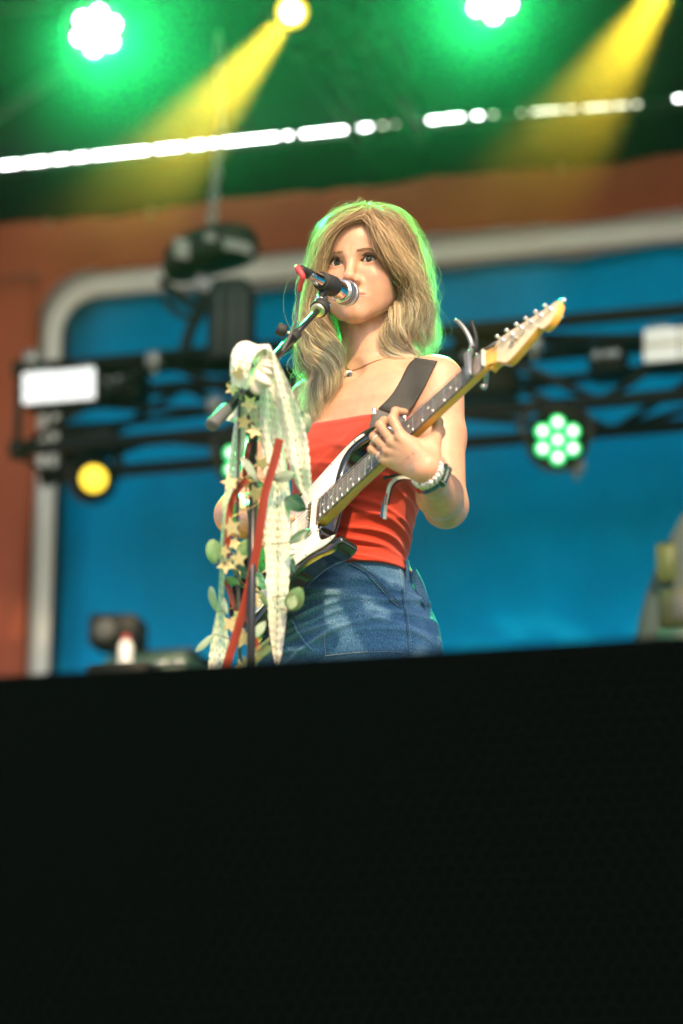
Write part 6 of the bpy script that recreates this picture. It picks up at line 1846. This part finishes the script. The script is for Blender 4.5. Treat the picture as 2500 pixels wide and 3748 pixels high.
x0_, x1_ = a @ SX, b @ SX; z1_ = S(500, 2390, DG)[2]
g = MB(); g.box(stage((x0_ + x1_) / 2, DG + 0.2, (FLOOR + z1_) / 2), SX * (x1_ - x0_) / 2, SY * 0.2, np.array([0, 0, (z1_ - FLOOR) / 2]), 0.02); part('shell', g, 'green_case', kb_)
g = MB(); g.box(stage((x0_ + x1_) / 2 + 0.02, DG + 0.18, z1_ + 0.012), SX * (x1_ - x0_) * 0.42, SY * 0.12, np.array([0, 0, 0.012]) , 0.005); part('lid', g, 'case_black', kb_)
for i in range(5):
    g = MB(); g.box(stage(x0_ + (x1_ - x0_) * (0.12 + 0.19 * i), DG - 0.003, z1_ - 0.05), SX * 0.016, SY * 0.004, np.array([0, 0, 0.012]), 0.002); part('latch', g, 'steel_grey', kb_)
bot = thing('bottle', 'white plastic bottle with red cap standing at the back left', 'bottle', S(460, 2440, DG - 0.12))
base = S(458, 2450, DG - 0.12)
mat('bottle_white', (0.72, 0.72, 0.70), rough=0.35); mat('cap_red', (0.45, 0.02, 0.02), rough=0.4)
hB = S(460, 2330, DG - 0.12)[2] - base[2]
g = MB(); g.lathe([(0.018, 0), (0.021, 0.004), (0.021, hB * 0.70), (0.013, hB * 0.86), (0.0105, hB * 0.88)], base, (0, 0, 1), 20); part('flask', g, 'bottle_white', bot)
g = MB(); g.lathe([(0.0125, 0), (0.0125, hB * 0.13), (0.010, hB * 0.15), (0, hB * 0.15)], base + np.array([0, 0, hB * 0.87]), (0, 0, 1), 16); part('cap', g, 'cap_red', bot)
tb = thing('side_box', 'low black box under the white bottle at the back left', 'box', (base[0], base[1], FLOOR))
g = MB(); g.box((base[0], base[1], (FLOOR + base[2]) / 2), SX * 0.10, SY * 0.08, np.array([0, 0, (base[2] - FLOOR) / 2 - 0.0005]), 0.01); part('crate', g, 'case_black', tb)
g = MB(); g.box((base[0], base[1], FLOOR + 0.1) - SY * 0.083, SX * 0.04, SY * 0.004, np.array([0, 0, 0.015]), 0.003); part('handle', g, 'steel_grey', tb)
# ---- blurred gear, lower right edge
DR = 6.6
mat('grey_cover', (0.035, 0.055, 0.050), rough=0.8, var=0.1, vscale=6); mat('lime_patch', (0.05, 0.07, 0.01), rough=0.6); mat('olive_box', (0.025, 0.03, 0.006), rough=0.6)
cov = thing('covered_stand', 'pale grey cloth cover draped over tall gear at right edge', 'cover', S(2440, 2450, DR))
rows = []
for py, hw_, cxp in ((1880, 18, 2512), (1960, 52, 2490), (2060, 86, 2468), (2160, 118, 2452), (2260, 140, 2440), (2350, 152, 2436), (2480, 165, 2432), (2800, 190, 2430)):
    c = S(cxp, py, DR); h_ = 0.72 * hw_ / FPX * DR
    rows.append([c + SX * h_ * math.cos(q) * (1 + 0.08 * math.sin(7 * q)) + SY * h_ * 0.6 * math.sin(q) for q in np.linspace(0, 2 * math.pi, 41)])
g = MB(); g.sheet(rows); part('cloth', g, 'grey_cover', cov)
q = S(2440, 2055, DR - 0.07); g = MB(); g.box(q, SX * 0.028, SY * 0.004, np.array([0, 0, 0.055]), 0.01); part('lime_patch', g, 'lime_patch', cov)
amp = thing('amplifier_box', 'olive yellow and black amplifier box at right edge behind the grille', 'amplifier', S(2480, 2300, DR - 0.3))
c = S(2490, 2240, DR - 0.2); g = MB(); g.box(c, SX * 0.055, SY * 0.05, np.array([0, 0, 0.055]), 0.012); part('cabinet', g, 'olive_box', amp)
g = MB(); g.box(c - SY * 0.052 + SX * 0.01, SX * 0.022, SY * 0.003, np.array([0, 0, 0.035]), 0.003); part('panel', g, 'dull_grey', amp)
hb_ = c[2] - 0.056 - FLOOR
g = MB(); g.box(np.array([c[0], c[1], FLOOR + hb_ / 2]), SX * 0.06, SY * 0.055, np.array([0, 0, hb_ / 2 - 0.001]), 0.01); part('lower_cabinet', g, 'green_case', amp)
# ================================================================== stage smoke: hangs under the roof, thins out towards the deck
hm_ = bpy.data.materials.new('haze'); hm_.use_nodes = True
nt = hm_.node_tree; nt.nodes.remove(nt.nodes['Principled BSDF'])
pv = nt.nodes.new('ShaderNodeVolumePrincipled')
pv.inputs['Color'].default_value = (0.92, 0.96, 0.96, 1); pv.inputs['Anisotropy'].default_value = 0.15
geo = nt.nodes.new('ShaderNodeNewGeometry'); sp_ = nt.nodes.new('ShaderNodeSeparateXYZ'); nt.links.new(geo.outputs['Position'], sp_.inputs[0])
mr = nt.nodes.new('ShaderNodeMapRange'); mr.interpolation_type = 'SMOOTHSTEP'
mr.inputs['From Min'].default_value = 4.15; mr.inputs['From Max'].default_value = 5.35
mr.inputs['To Min'].default_value = 0.0002; mr.inputs['To Max'].default_value = HAZE_DENSITY
nt.links.new(sp_.outputs['Z'], mr.inputs['Value']); nz_ = nt.nodes.new('ShaderNodeTexNoise'); nz_.inputs['Scale'].default_value = 1.6; nz_.inputs['Detail'].default_value = 2
nt.links.new(geo.outputs['Position'], nz_.inputs['Vector'])
n2_ = nt.nodes.new('ShaderNodeMapRange'); n2_.inputs['From Min'].default_value = 0.3; n2_.inputs['From Max'].default_value = 0.7; n2_.inputs['To Min'].default_value = 0.45; n2_.inputs['To Max'].default_value = 1.55
nt.links.new(nz_.outputs['Fac'], n2_.inputs['Value'])
ml_ = nt.nodes.new('ShaderNodeMath'); ml_.operation = 'MULTIPLY'
nt.links.new(mr.outputs[0], ml_.inputs[0]); nt.links.new(n2_.outputs[0], ml_.inputs[1]); nt.links.new(ml_.outputs[0], pv.inputs['Density'])
nt.links.new(pv.outputs[0], nt.nodes['Material Output'].inputs['Volume'])
MATS['haze'] = hm_
g = MB(); g.box((0, 4.0, 3.2), (8.5, 0, 0), (0, 7.5, 0), (0, 0, 4.2))
hz_o = structure('haze', g, 'haze', False, 'stuff')
